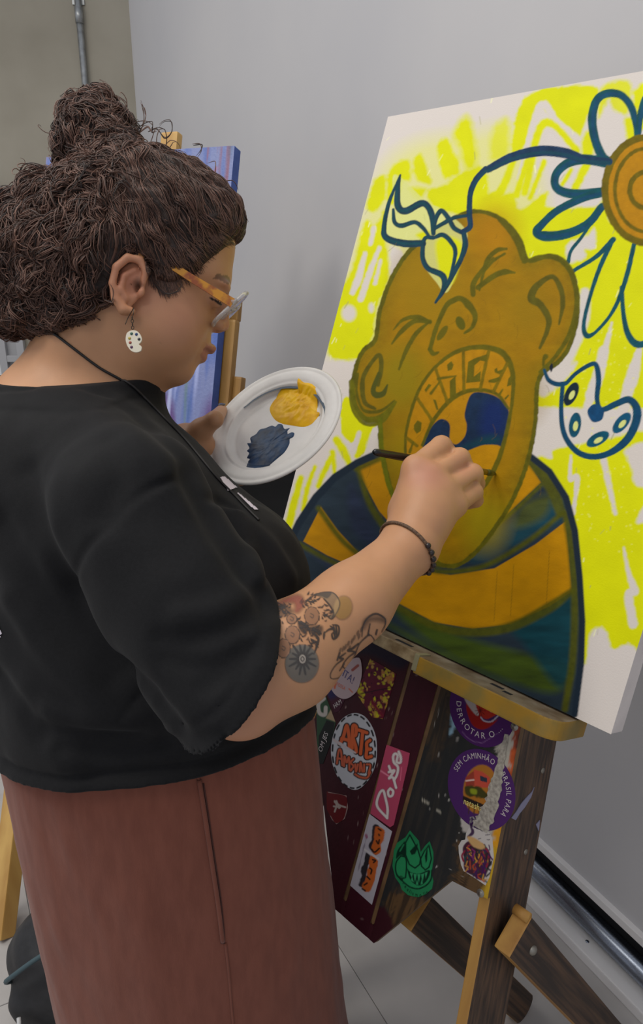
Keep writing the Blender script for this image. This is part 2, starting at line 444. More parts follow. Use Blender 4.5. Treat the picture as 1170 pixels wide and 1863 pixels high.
YE, WH, OC, OL, NV, TE, BL = (198, 200, 0), (196, 188, 180), (152, 110, 0), (84, 80, 8), (26, 44, 62), (8, 70, 76), (12, 58, 98)
def yf(s, *a, soft=7, op=1): P.fill(pts(s, *a), YE, soft=soft, op=op, var=.06, wob=3, grain=(30, 30))
def ys(s, w, *a, soft=5, op=1): P.stroke(pts(s, *a), w, YE, soft=soft, op=op, wob=1.5, var=.06)
def ws(s, w, *a, soft=4, op=1): P.stroke(pts(s, *a), w, WH, soft=soft, op=op, wob=1.5)
def wfl(s, *a, soft=6, op=1): P.fill(pts(s, *a), WH, soft=soft, op=op, wob=3)
K1 = (580, 130, 3.9); K2 = (870, 130, 3.9); K3 = (580, 400, 3.9); K4 = (870, 400, 3.9); K5 = (500, 680, 3.9); K6 = (720, 620, 3.9); K7 = (870, 640, 3.9); K8 = (870, 900, 3.9)
# pale spray first, then the fluorescent patches
P.fill(pts('700,300 860,240 960,250 1000,480 900,600 640,640 600,600'), (205, 205, 95), soft=40, op=.65)
yf('510,690 640,625 650,775 600,790 540,940 480,900', *K1); yf('670,640 730,590 800,790 700,770', *K1)
yf('840,540 910,470 950,570 990,620 995,720 890,750', *K1); yf('950,440 1060,310 1120,540 1110,680 1040,690 1000,540', *K1, soft=14)
yf('775,850 900,800 1000,730 1180,690 1180,1000 900,1000 790,940', *K1); yf('390,780 470,740 470,900 400,990 340,960', *K1)
yf('640,830 760,830 740,890 700,900', *K1, soft=10)
yf('160,500 240,330 330,10 400,40 470,-60 480,150 500,400 440,560 400,700 380,840 270,985 60,940', *K3)
ws('330,240 280,420 240,520', [8, 14, 9], *K3); ws('430,200 360,380 300,560', [7, 11, 12], *K3); ws('440,290 400,450', 7, *K3); P.ell(635, 570, 13, 15, WH, soft=7)
P.ell(676, 560, 5, 9, WH, soft=6); ws('390,60 370,170', [9, 7], *K3); wfl('515,190 600,250 520,400 505,300', *K3)
yf('345,172 825,105 800,260 745,400 700,470 550,370 430,255 345,500 300,560 240,560', *K2, soft=5)
yf('100,420 210,330 220,560 190,620 90,620', *K2, soft=14, op=.85)
ws('300,760 440,250 560,360 720,490', 13, *K2); ys('330,860 465,370 700,560', [13, 15, 14], *K2); ws('400,860 490,430 640,560', 10, *K2)
ys('60,930 160,850 250,640', [26, 16, 12], *K2); ys('270,880 350,640', 12, *K2); ys('370,900 470,640', 10, *K2)
yf('790,420 840,500 800,610 740,600 745,480', *K2); yf('875,110 1075,70 1065,290 960,270 930,200 860,330 850,250', *K2, soft=8, op=.95)
yf('1105,140 1200,90 1200,330 1150,420 1110,260', *K2); yf('1040,350 1100,340 1130,500 1070,520', *K2)
yf('-60,1000 230,860 300,980 490,850 500,960 820,960 900,920 900,1400 200,1400 -60,1100', *K2, soft=6)
ys('690,830 780,640', [14, 16], *K2); ys('600,800 660,700', 8, *K2)
# right hand field
yf('300,-40 1200,40 1700,20 1700,1300 1200,1340 60,1300 300,1160 560,1110 700,800 700,500 640,350 380,250', *K4, soft=6)
yf('300,-400 1700,-400 1700,100 300,60', *K7, soft=10)
yf('230,520 700,-60 1300,-60 1300,1200 1180,1160 1075,1060 960,1095 910,970 840,940 790,1010 770,1180 730,1200 560,1180 400,720', *K8, soft=6)
yf('430,740 1750,560 1750,1300 640,1300', *K7, soft=6)
wfl('640,170 760,120 830,60 830,200 760,210 760,270 640,300', *K4); ws('760,520 740,720 640,950 560,1110', [18, 24, 26, 30], *K4, soft=6)
ws('950,730 880,1000 800,1250', [4, 16, 20], *K4); ws('1150,880 1110,1100 1060,1240', [8, 18, 16], *K4); wfl('440,1080 560,1060 700,1010 640,1110 450,1260', *K4)
wfl('430,500 800,470 1060,480 1020,590 700,660 540,690 520,760 420,720 400,640', *K7); ws('890,0 850,200 760,430', [20, 18, 14], *K7)
wfl('1040,700 1200,640 1300,700 1300,960 1130,950 1080,800', *K7); ws('1140,0 1080,200 1030,420', [12, 20, 22], *K7)
ws('890,760 930,950 975,1150', [12, 10, 7], *K7); ws('660,740 655,900 700,900 680,1150', [5, 9, 11, 5], *K7, soft=3)
ws('1035,375 1070,560 1110,680 1070,720 1100,920', [3, 9, 15, 16, 16], *K8, soft=4); wfl('1130,200 1170,90 1260,40 1260,170', *K8)
wfl('640,140 700,20 660,160', *K8, soft=3)
# lower left stripes
yf('480,190 540,175 640,350 735,350 690,400 640,560 565,590 600,430 540,490 470,400', *K5, soft=4)
ys('440,470 490,550 530,640', [14, 15, 12], *K5); ys('185,740 120,990 80,1180', [12, 15, 14], *K5); ys('285,660 230,820 205,960', [7, 10, 11], *K5)
ys('400,600 340,720 310,800', [12, 11, 9], *K5); ys('410,560 425,700', [11, 8], *K5); ws('600,420 560,560', 8, *K5); wfl('690,420 740,440 740,540 650,560', *K5)
# flecks of white and pencil
for k in range(150):
    x, y = rnd.uniform(600, 1165), rnd.uniform(160, 1150); l = rnd.uniform(4, 14); a = rnd.gauss(.25, .25)
    P.stroke([[x, y], [x-l*math.sin(a), y+l*math.cos(a)]], rnd.uniform(1.2, 2.6), (222, 222, 170) if rnd.random() < .6 else (150, 148, 90), soft=1.5, op=rnd.uniform(.35, .8))
for k in range(110):
    x, y = rnd.gauss(1100, 34), rnd.uniform(600, 1010); P.ell(x, y, rnd.uniform(.8, 2.6), rnd.uniform(.8, 2.6), (215, 214, 100), soft=1.5, op=.5)
# flower
for s, w in (('950,650 880,600 830,480 810,350 830,230 880,170 960,155 1030,180 1090,260 1120,380 1130,470', [12, 13, 13, 13, 12, 12, 12, 11, 11, 9, 8]),
             ('1135,470 1150,330 1190,200 1260,150 1340,190 1350,320 1280,500', [8, 10, 12, 13, 12, 11, 10]),
             ('920,650 760,625 640,650 560,720 545,800 590,850 700,870 880,850', [15, 15, 13, 12, 12, 13, 14, 11]),
             ('880,860 740,900 560,990 450,1090 420,1140 480,1170 640,1150 780,1080 880,960', [13, 12, 11, 11, 14, 15, 14, 12, 11])):
    P.stroke(pts(s, *K2), np.array(w)*1.25, TE, var=.35, soft=1.5, wob=.5, grain=(14, 14)); P.stroke(pts(s, *K2)+[1, 1], np.array(w)*.55, BL, soft=4, op=.6, var=.4)
for s, w in (('800,30 730,130 660,220 640,300', [5, 6, 6, 7]), ('960,140 840,260 680,360', [10, 8, 7]), ('950,150 860,350 790,560 750,740 770,820 830,800 930,690 1000,560 1060,380 1110,160', [9, 8, 7, 7, 11, 6, 6, 8, 9, 8]),
             ('1020,480 1030,650 1060,800 1120,880 1200,860 1280,700 1300,400 1250,140', [8, 8, 11, 14, 10, 8, 8, 9]), ('1330,100 1450,250 1560,300 1600,200 1500,60 1400,0', 9), ('1380,-60 1560,-90 1650,-160 1600,-250 1400,-220', 9), ('1380,-260 1560,-380 1560,-480 1420,-460 1320,-330', 9)):
    P.stroke(pts(s, *K4), w if isinstance(w, int) else np.array(w), (10, 70, 82), var=.35, soft=1.5, wob=.4)
P.ell(1177, 346, 78, 98, (166, 116, 6), ang=.08, soft=2, var=.12)
for rx, ry, w in ((76, 96, 13), (58, 76, 7), (31, 33, 9)):
    t = np.linspace(0, 2*np.pi, 40, endpoint=False); P.stroke(np.c_[1177+rx*np.cos(t), 346+ry*np.sin(t)], w, (98, 84, 4), smooth=False, closed=True, var=.25, soft=2, wob=1)
P.ell(1180, 358, 8, 9, (70, 62, 6), soft=2)
# stem
st = pts('1070,1010 1075,880 1110,780 1180,700', *K1); st = np.vstack([pts('1020,1140 1075,1100', *K1), st, pts('80,690 240,610 440,565 620,580 760,625 930,640', *K2)])
# bee suit
body = np.vstack([pts('520,1000 545,950 575,905 610,868 650,842 690,824 740,830 850,900 940,850 958,826'), pts('960,826 1000,858 1030,905 1046,965 1055,1050 1060,1130 1058,1205 1046,1300'), pts('1046,1320 500,1320 480,1100')])
P.fill(body, (34, 46, 56), smooth=False, var=.25, soft=2, grain=(40, 12))
for s, c, o in (('720,1110 800,1180 900,1230 1010,1260 1040,1210 960,1190 850,1160', (58, 74, 10), .9), ('700,1130 790,1190 880,1240 990,1290', (62, 78, 8), .8), ('900,1100 1000,1080 1045,1020 1045,1180 1020,1250 960,1180', (12, 58, 66), .9),
                ('860,1010 940,940 1010,900 1030,940 960,980 880,1020', (14, 58, 70), .8), ('640,880 700,990 760,1040 700,1010 640,960', (36, 44, 64), .9), ('560,1000 620,1030 700,1080 640,1060', (40, 48, 72), .9), ('950,920 1000,900 990,940 940,960', (66, 70, 14), .8)):
    P.fill(pts(s), c, soft=16, op=o, var=.4, grain=(50, 12))
for s in ('648,852 672,838 700,832 712,870 735,930 765,985 790,1015 740,985 690,930', '584,922 615,965 655,1008 640,1030 595,1010 552,985', '1030,948 1041,1076 1000,1103 930,1136 860,1144 790,1132 722,1096 700,1060 760,1036 820,1046 900,1034 975,990', '955,832 985,878 945,915 890,968 905,930'):
    P.fill(pts(s), (168, 118, 0), soft=2, smooth=False, var=.16, grain=(30, 16))
for s, w in (('1022,935 960,985 880,1030 800,1040 740,1024', 9), ('1040,1076 1000,1105 930,1140 860,1150 790,1138 715,1100', [12, 20, 18, 16, 14, 12]), ('1030,935 1040,1000 1046,1090 1042,1200 1028,1290', [14, 15, 14, 14, 12]), ('650,850 680,930 740,1000 800,1030', [9, 12, 14, 8]), ('580,925 620,980 660,1015', 10), ('545,990 600,1020 650,1040', 9), ('956,830 1000,880 1020,930', [12, 24, 20]), ('985,882 940,925 880,975', 8), ('650,850 690,832', 16)):
    P.stroke(pts(s), w, (72, 74, 8), soft=6, op=.9, var=.25)
P.stroke(body[:18], [12, 14, 14, 13, 14, 12, 9, 9, 12, 12, 12, 11, 11, 11], (24, 36, 48), smooth=False, soft=3)
for x in (905, 935, 1000): P.stroke([[x, 1040-.4*(x-905)], [x-6, 1130-.3*(x-905)]], 1.2, (105, 78, 6), soft=1, op=.6)
# head with ears and chin
head = pts('683,617 660,640 646,675 641,715 650,745 668,764 690,768 693,810 706,870 722,920 748,975 785,1018 825,1030 862,1008 900,962 935,905 960,840 974,770 981,690 1020,655 1040,620 1051,570 1048,520 1030,482 1000,466 962,474 946,436 922,406 892,389 860,385 828,396 790,420 744,458 712,508 692,563')
P.fill(head, (142, 105, 0), soft=1.5, var=.16, grain=(26, 14))
keepC = P.C.copy(); P.stroke(head, 40, (112, 94, 2), closed=True, soft=30, op=.6, var=.35); mk = Paint(PX, PY, (0, 0, 0)); mk.fill(head, (255, 255, 255), soft=1.5); P.C = keepC*(1-mk.C)+P.C*mk.C
for cx, cy, r, c, o in ((780, 520, 60, (140, 110, 4), .7), (960, 560, 40, (132, 104, 4), .6), (730, 690, 46, (128, 112, 6), .8), (900, 420, 40, (166, 112, 0), .6), (950, 720, 40, (132, 104, 0), .6), (740, 820, 36, (134, 116, 4), .7), (880, 950, 40, (140, 124, 4), .8)):
    P.ell(cx, cy, r, r*1.2, c, soft=50, op=o)
hl = lambda s, w, *a, c=OL, soft=2, op=.95: P.stroke(pts(s, *a), w, c, soft=soft, op=op, var=.25, wob=.7)
P.stroke(head, 8, OL, closed=True, soft=2, var=.3, wob=1.2)
hl('150,0 260,120 330,290', [6, 12, 11], *K4); hl('320,300 440,265 560,270 650,350 695,500 695,650 640,830 540,980 440,1080', [5, 9, 11, 11, 9, 9, 8, 7, 6], *K4)
hl('440,910 490,790 500,700 440,600 380,560 400,490 480,420 540,410 590,500 600,610 575,740', [5, 9, 11, 13, 15, 13, 9, 9, 10, 9, 4], *K4, c=(80, 76, 14)); hl('465,1050 465,1000 480,970', [4, 5, 10], *K4)
hl('10,500 60,300 130,220 200,205', [3, 8, 9, 5], *K4); hl('40,370 110,290 190,240', [4, 6, 4], *K4); hl('0,480 110,400 190,370 260,375', [9, 10, 11, 3], *K4)
hl('790,920 830,780 900,620 960,570 1010,560 1060,600 1110,680 1090,760 1035,805', [8, 8, 9, 10, 10, 14, 10, 7, 4], *K3); hl('790,920 815,950 850,940', [8, 9, 3], *K3)
P.ell(838, 588, 8, 13, OL, ang=-.4, soft=2); P.ell(805, 606, 6, 16, (92, 84, 8), ang=.6, soft=2)
hl('520,880 580,800 680,720 790,725', [3, 8, 9, 8], *K3); hl('530,780 600,710 700,690 790,725', [2, 6, 9, 6], *K3); hl('570,1060 620,930 690,810 770,735', [4, 8, 8, 5], *K3)
hl('1095,530 1100,450 1180,330 1240,270', [9, 10, 6, 3], *K3)
# left ear inner, double outline
hl('420,1170 445,1040 430,960 370,1020 320,1110 310,1200 330,1300 400,1340', [8, 9, 8, 7, 8, 9, 8, 5], *K3, c=(80, 76, 14)); P.stroke(pts('800,80 770,140 720,150 700,110 740,0', *K5), [3, 10, 12, 9, 7], (72, 74, 20), soft=2)
hl('270,1100 250,1180', 8, *K3); hl('590,0 580,120 610,230 660,270 760,260 850,190', [4, 5, 5, 6, 6, 3], *K5); hl('545,60 560,220 620,320 690,340 770,310 860,200', [10, 13, 16, 18, 16, 4], *K5, c=(92, 90, 6)); hl('750,320 760,540 800,760 840,870', [8, 9, 8, 8], *K5, c=(92, 96, 4))
# mouth: band of lettered blocks, dark throat, tongue
mo = np.vstack([pts('70,800 75,650 130,440 200,290 300,170 440,75 600,45 740,75 810,160 835,290 820,480 770,720 700,910 600,1060 480,1160', *K6), pts('790,940 752,890')])
P.fill(mo, (164, 116, 4), soft=2, var=.12)
P.fill(pts('490,520 530,390 600,365 720,400 800,490 790,640 750,755 640,738 560,760 440,815 380,800 200,760 205,690 230,640 300,565 350,560 385,600 385,700 430,735 490,680 505,600', *K6), (20, 40, 66), soft=2, var=.3)
P.fill(pts('640,440 760,450 780,600 700,680 600,640', *K6), (14, 34, 90), soft=22, op=.7); P.fill(pts('450,770 640,680 740,690 700,740 560,750', *K6), (12, 58, 66), soft=14, op=.8)
P.fill(pts('440,830 560,765 650,738 752,760 710,900 640,1020 510,1140 430,1060', *K6), (172, 122, 2), soft=2, var=.1)
hl('70,800 75,650 130,440 200,290 300,170 440,75 600,45 740,75 810,160 835,290 820,480 770,720 700,910 600,1060 480,1160', [5, 5, 6, 6, 6, 8, 9, 11, 11, 8, 6, 8, 9, 9, 8], *K6)
hl('190,740 260,580 360,450 470,370 600,350 720,380 800,480', [5, 7, 8, 8, 7, 6, 5], *K6)
for s in ('80,690 150,745', '155,410 255,560', '285,205 370,440', '480,80 485,360', '660,75 600,345', '790,165 695,360'): hl(s, 6, *K6, c=(104, 88, 4))
lk = dict(soft=1.5, smooth=False)
DK = (92, 84, 8)
for s in ('130,600 155,565 185,580 180,640 150,660 130,630', '235,305 255,315 215,365 205,350', '365,170 395,145 412,170 400,205 370,215', '385,285 425,250 430,390 385,405',
          '515,150 560,125 650,95 645,150 600,140 560,175 555,255 605,215 600,290 500,300', '700,205 720,190 725,215 770,200 740,240 705,225', '660,280 740,255 735,285 700,300 660,295', '800,270 822,240 820,315 790,325', '265,415 285,420 305,490 290,490', '770,410 800,380 805,390 780,420'):
    P.fill(pts(s, *K6), DK, var=.2, **lk)
for s in ('310,295 250,375', '125,720 100,790', '760,345 735,385', '430,250 300,270'): hl(s, [3, 5], *K6, c=DK)
# leaf crown and stem on top
LC = (22, 52, 68)
P.fill(pts('540,730 760,920 880,980 1040,1120 1040,1250 920,1560 830,1490 740,1360 735,1230 620,1235 470,1150 530,950', *K1), (197, 200, 120), soft=2, op=.75)
P.fill(pts('830,1220 900,1170 1000,1200 1020,1280 950,1500 870,1480 850,1400', *K1), YE, soft=8); P.fill(pts('690,1160 760,1200 780,1130', *K1), YE, soft=6)
lf_ = lambda s, w: (P.stroke(pts(s, *K1), w, LC, soft=1.5, var=.3, wob=.4), P.stroke(pts(s, *K1)-[1.5, 0], np.array(w)*.35, TE, soft=3, op=.6))
lf_('580,735 560,850 565,960 620,990 740,935 800,1010 815,1150', [3, 10, 13, 13, 12, 12, 8]); lf_('578,740 500,930 465,1100 480,1180 600,1220 740,1220', [3, 7, 9, 12, 14, 12])
lf_('530,980 540,1070 590,1095 680,1070 740,1110 790,1180', [5, 8, 9, 8, 8, 5]); lf_('820,1130 830,1050 870,990 920,1040 960,1110 1030,1150', [5, 8, 9, 9, 9, 8])
lf_('830,1110 900,1070 960,1040 1070,1020', [7, 8, 7, 6]); lf_('740,1220 740,1330 780,1400 880,1450 890,1540 830,1640', [8, 9, 10, 12, 10, 4]); lf_('1030,1150 1040,1230 1010,1330 920,1500 880,1560', [9, 11, 9, 9, 8]); lf_('820,1180 880,1160 940,1210 970,1290 930,1480', [6, 9, 9, 8, 5]); lf_('810,1180 760,1180 740,1220', [8, 7, 8])
P.stroke(st, [9, 10, 10, 10, 11, 11, 13, 17, 20, 19, 15, 13], (20, 48, 76), soft=1.5, var=.3, wob=.5); P.stroke(st+[0, 3], [2, 3, 4, 4, 5, 5, 6, 8], TE, soft=4, op=.5)
# small palette painted at the right
pl_ = [('600,240 590,400 600,540 640,640 720,720 830,745 950,710 1060,620 1120,500 1125,400 1070,340 980,370 880,410 845,340 855,200 840,100 800,90 700,150 630,220', [8, 8, 9, 10, 11, 11, 11, 14, 15, 16, 14, 12, 11, 8, 9, 10, 9, 8, 7, 7]), ('470,130 500,200 560,230 620,225', [5, 8, 9, 8])]
for s, w in pl_: P.stroke(pts(s, *K7), w, (8, 62, 84), soft=1.5, var=.35); P.stroke(pts(s, *K7)+[1, 0], np.array(w)*.5, BL, soft=4, op=.5)
for x, y, a, c in ((662, 300, .45, (14, 34, 48)), (688, 520, .15, (8, 70, 92)), (850, 620, 1.05, (6, 72, 92)), (1020, 505, .7, (6, 72, 100))):
    p = pts('%g,%g' % (x, y), *K7)[0]; P.ell(p[0], p[1], 11, 23, c, ang=a, soft=1.5, var=.3); P.ell(p[0]+1, p[1]+2, 4.5, 9, (196, 200, 120), ang=a, soft=1.5)
P.fill(pts('780,410 830,370 890,410 880,480 820,500 785,460', *K7), (10, 62, 100), soft=1.5, var=.3); P.fill(pts('510,100 525,80 532,110 520,145 508,120', *K7), (20, 28, 40), soft=1.5)
for k in range(46):     # pencil construction lines over the ochre
    x, y = rnd.uniform(660, 1000), rnd.uniform(420, 1010); l = rnd.uniform(8, 26); a = rnd.uniform(-.5, .9)
    P.stroke([[x, y], [x-l*.5*math.sin(a)+2, y+l*.5*math.cos(a)], [x-l*math.sin(a), y+l*math.cos(a)]], 1.0, (104, 80, 4), soft=1, op=.45)
V = cfr(np.c_[gx.ravel(), gy.ravel(), np.full(gx.size, .0003)])
KC = 1.2
obj('painted_face', V, grid_faces(nx, ny), mat('acrylic_paint', vcol=True, rough=.6, bump=.12, bscale=420, spec=.12), cv, colors=np.clip(P.C*KC, 0, .92))
M_cloth = mat('primed_canvas', rgb(205, 197, 192, KC), .8, rgb(196, 188, 184, KC), 14, bump=.15, bscale=500)
V, F = cbox((-CW, 0, -CTK), (0, CH, 0), .003); obj('stretched_canvas', cfr(V), F, M_cloth, cv, smooth=False)
fl_ = []
V, F = cbox((-.10, .006, -CTK-.0012), (-.004, .05, -CTK), .0005); obj('canvas_fold', cfr(V), F, M_cloth, cv, smooth=False)
V, F = merge([cbox((-CW+.01, .01, -CTK-.002), (-CW+.055, CH-.01, -CTK), .001), cbox((-.055, .01, -CTK-.002), (-.01, CH-.01, -CTK), .001), cbox((-CW+.01, CH-.055, -CTK-.002), (-.01, CH-.01, -CTK), .001)])
obj('stretcher_bar', cfr(V), F, M_pine, cv, smooth=False)
# ------------------------------------------------------------------ the painter's easel under the big canvas
ez = thing('wooden_easel', 'dark wooden easel covered in stickers under the bee painting', 'easel', cfr((-.317, -.96, -.07))*np.array([1, 1, 0]), (CX, CU, CZ))
M_dark = mat('dark_stained_wood', rgb(88, 64, 45, 1.2), .6, rgb(44, 32, 24, 1.2), 130, (1, .03, 1), bump=.4, mix=(.35, .62))
M_bare = mat('bare_wood_edge', rgb(196, 148, 74), .6, rgb(168, 120, 58), 26, (1, .1, 1), bump=.1)
M_screw = mat('screw_steel', rgb(150, 145, 135), .4, metal=.8)
def wn(o, n):                          # polygon normal in world axes
    return np.array((MW[o.parent.name].to_3x3() @ o.matrix_basis.to_3x3()) @ n)
def two(o, axis, m2, lo=.7):           # faces looking along a local axis of the canvas frame take the second material
    o.data.materials.append(m2)
    for p in o.data.polygons:
        n = wn(o, p.normal)
        if abs(n @ axis) > lo: p.material_index = 1
    return o
AX = -.317
def mir(x): return 2*AX-x
sl = -.109
for s in (1, -1):
    pr = lambda b: -.1445+sl*(b+.03)      # right face of the board
    poly = [(pr(-.93)-.018, -.93), (pr(-.93), -.93), (pr(.78), .78), (pr(.78)-.018, .78)]
    if s < 0: poly = [(mir(x)-.035, y) for x, y in poly][::-1]
    V, F = prism(poly, -.175, -.0525, .002)
    two(obj('post', cfr(V), F, M_dark, ez, smooth=False), CZ, M_bare)
V, F = cbox((-.44, .58, -.10), (-.20, .63, -.08), .003); obj('crossbar', cfr(V), F, M_dark, ez, smooth=False)

def star(poly, z, nr, nt, thick=.0008, closed_spline=False):
    """printed face: rings from the middle of an outline (local x, y) to its edge, then a skirt"""
    poly = np.asarray(poly, float)
    if closed_spline: poly = spline(poly, 8, True)
    Q = np.vstack([poly, poly[:1]]); L = np.r_[0, np.cumsum(np.linalg.norm(np.diff(Q, axis=0), axis=1))]
    t = np.unique(np.r_[np.linspace(0, L[-1], nt, endpoint=False), L[:-1]]); nt = len(t)
    R = np.c_[np.interp(t, L, Q[:, 0]), np.interp(t, L, Q[:, 1])]; c = poly.mean(0)
    V = [np.r_[c, z]]
    for k in range(1, nr+1): V += [np.r_[c+(r-c)*k/nr, z] for r in R]
    V += [np.r_[r, z-thick] for r in R]
    F = [(0, 1+i, 1+(i+1) % nt) for i in range(nt)]
    for k in range(nr):
        for i in range(nt): F.append((1+k*nt+i, 1+(k+1)*nt+i, 1+(k+1)*nt+(i+1) % nt, 1+k*nt+(i+1) % nt))
    return np.array(V), F
PZ = -.040
KP = 1.45                              # paint under the shelf, as laid on
def printed(name, poly_px, painter, parent, base, z=PZ+.0006, nr=40, nt=160, m=None, smooth_out=False, local=None, kp=None, label=None):
    pl2 = local if local is not None else [onc(x, y, z) for x, y in poly_px]
    V, F = star(pl2, z, nr, nt, closed_spline=smooth_out)
    W = cfr(V); X, Y = proj(W); P = Paint(X, Y, base); painter(P)
    o = obj(name, W, F, m or mat('sticker_vinyl', vcol=True, rough=.45, spec=.2), parent, smooth=False, colors=np.clip(P.C*(kp or KP), 0, .92))
    if label: o['label'] = label
    return o
# panel of planks, two routed slots between them
PT = .012
def plank(name, poly, painter, base, label):
    V, F = prism(poly, PZ-PT, PZ-.0004, .0008); o = obj(name, cfr(V), F, mat('plywood_edge', rgb(120, 92, 60), .7, rgb(98, 74, 48), 30), ez, smooth=False)
    o['label'] = label
    printed('paint_layer', None, painter, o, base, z=PZ, nr=70, nt=200, m=mat('worn_paint', vcol=True, rough=.6, bump=.25, bscale=160, spec=.25), local=poly)
    return o
def grainy(P, c1, c2, sx=5, sy=70, th=.5, k=6):
    # grain runs along the plank, which leans in the picture
    n = fbm((P.X+.26*P.Y)/sx, P.Y/sy, oct=3); w = np.clip((n-th)*k, 0, 1)[:, None]; P.C = lin(c1)*(1-w)+lin(c2)*w
def flecks(P, box, n, c=(170, 165, 158)):
    for k in range(n): P.ell(rnd.uniform(box[0], box[2]), rnd.uniform(box[1], box[3]), rnd.uniform(.6, 1.6), rnd.uniform(.8, 2.2), c, soft=1, op=.8)
def p_right(P):
    grainy(P, (33, 34, 34), (42, 40, 37)); W = Paint(P.X, P.Y, (78, 58, 36)); grainy(W, (84, 62, 38), (50, 38, 26), 4, 60)
    M = Paint(P.X, P.Y, (0, 0, 0)); M.C[:] = 0
    for s in ('690,1740 705,1690 700,1640 735,1618 790,1640 830,1580 840,1530 870,1520 900,1560 900,1680 800,1700', '770,1240 830,1245 820,1320 790,1380 770,1330'):
        M.fill(pts(s), (255, 255, 255), soft=14, wob=16, op=.95 if s[0] == '6' else .35)
    P.C = P.C*(1-M.C)+W.C*M.C
    P.fill(pts('640,1700 690,1650 712,1670 716,1700 700,1740 670,1740'), (48, 14, 22), soft=4, wob=4)
    # white primer smear and the orange to yellow edge
    for a, b, w, c in ((938, 1330, 14, (138, 62, 40)), (926, 1410, 16, (160, 72, 34)), (914, 1480, 20, (178, 96, 24)), (902, 1545, 22, (184, 128, 22)), (893, 1590, 18, (168, 134, 30))):
        P.stroke([[a+6, b-42], [a, b], [a-9, b+42]], w, c, soft=7, var=.3, wob=4)
    P.stroke(pts('925,1318 915,1380 900,1440 882,1500 868,1560'), [22, 26, 34, 40, 30], (156, 150, 138), soft=5, wob=9, var=.12, grain=(3, 8))
    P.fill(pts('838,1478 852,1476 858,1500 866,1540 852,1520 842,1510'), (160, 154, 146), soft=3, wob=3)
    P.stroke(pts('823,1300 824,1320 819,1336'), [3, 9, 4], (120, 150, 165), soft=2, wob=2); P.stroke(pts('768,1455 780,1462'), 3, (160, 155, 140), soft=1.5); P.stroke(pts('795,1474 802,1478'), 3, (160, 155, 140), soft=1.5)
    flecks(P, (770, 1250, 880, 1600), 34)
def p_mar(P):
    n = fbm(P.X/14, P.Y/40)[:, None]; P.C = P.C*(.8+.4*n); P.fill(pts('560,1120 760,1130 735,1215 660,1190 560,1230'), (30, 20, 36), soft=10); flecks(P, (580, 1200, 780, 1700), 70, (140, 120, 115))
for nm, poly, pf, bs, lb in (('plank', [(-.281, -.025), (-.14, -.025), (-.112, -.309), (-.174, -.319), (-.272, -.49), (-.281, -.49)], p_right, (36, 36, 36), 'blackish green plank with a worn bare lower end'),
                             ('plank', [(-.344, -.025), (-.289, -.025), (-.289, -.49), (-.344, -.49)], p_mar, (52, 14, 24), 'narrow maroon plank between the two slots'),
                             ('plank', [(-.505, -.025), (-.352, -.025), (-.352, -.49), (-.362, -.49), (-.46, -.319), (-.522, -.309)], p_mar, (50, 14, 22), 'wide maroon plank')):
    plank(nm, poly, pf, bs, lb)
for x in (-.2850, -.3480):             # the slot strips: pale worn edges, rounded lower end
    prof = [(x-.0036, -.03), (x+.0036, -.03), (x+.0036, -.460)]+[(x+.0036*math.cos(a), -.460-.006*math.sin(a)) for a in np.linspace(.3, math.pi-.3, 6)]+[(x-.0036, -.460)]
    V, F = prism(prof[::-1], PZ-.008, PZ-.001, .0006); obj('slot_strip', cfr(V), F, mat('worn_strip', rgb(112, 84, 54, 1.3), .6, rgb(88, 66, 42, 1.3), 30), ez, smooth=False)
    V, F = prism([(x-.0042, -.466), (x+.0042, -.466), (x+.0042, -.49), (x-.0042, -.49)], PZ-PT, PZ-.0004); obj('slot_filler', cfr(V), F, mat('maroon_paint', rgb(56, 16, 26, 1.3), .5), ez, smooth=False)
def screw(x, y, z, r=.0045):
    p = onc(x, y, z); V, F = lathe([(0, .0012), (r*.5, .0012), (r*.55, .0004), (r*.8, .0009), (r, .0003), (r, -.004)], 14)
    obj('screw', cfr(V+np.array([p[0], p[1], z])), F, M_screw, ez)
screw(936, 1322, PZ+.001, .006); screw(874, 1625, PZ+.001, .006); 
SN = CX*math.cos(.109)+CU*math.sin(.109); SP = cfr((-.1445, -.03, 0))   # outer face of the right post
def onpost(x, y): return hit(x, y, SP+SN*.0006, SN)
SY = np.cross(CZ, SN); SY /= np.linalg.norm(SY)
for x, y in ((988, 1402), (957, 1550)):
    V, F = lathe([(0, .0012), (.002, .0012), (.0023, .0004), (.0036, .0009), (.0045, .0003), (.0045, -.003)], 14); obj('screw', frame(onpost(x, y), CZ, SY, SN)(V), F, M_screw, ez)
for s in ('930,1488 938,1478 948,1462 960,1448 968,1440 972,1432 966,1450 955,1468 945,1480 938,1492', '975,1500 982,1492 980,1512'):
    p3 = np.array([onpost(x, y) for x, y in pts(s)]); o3 = p3[0]; p2 = [((p-o3)@CZ, (p-o3)@SY) for p in p3]
    V, F = prism(p2, -.0004, .0006); obj('paint_smear', frame(o3, CZ, SY, SN)(V), F, mat('lavender_paint', rgb(128, 126, 150, 1.2), .5), ez, smooth=False)
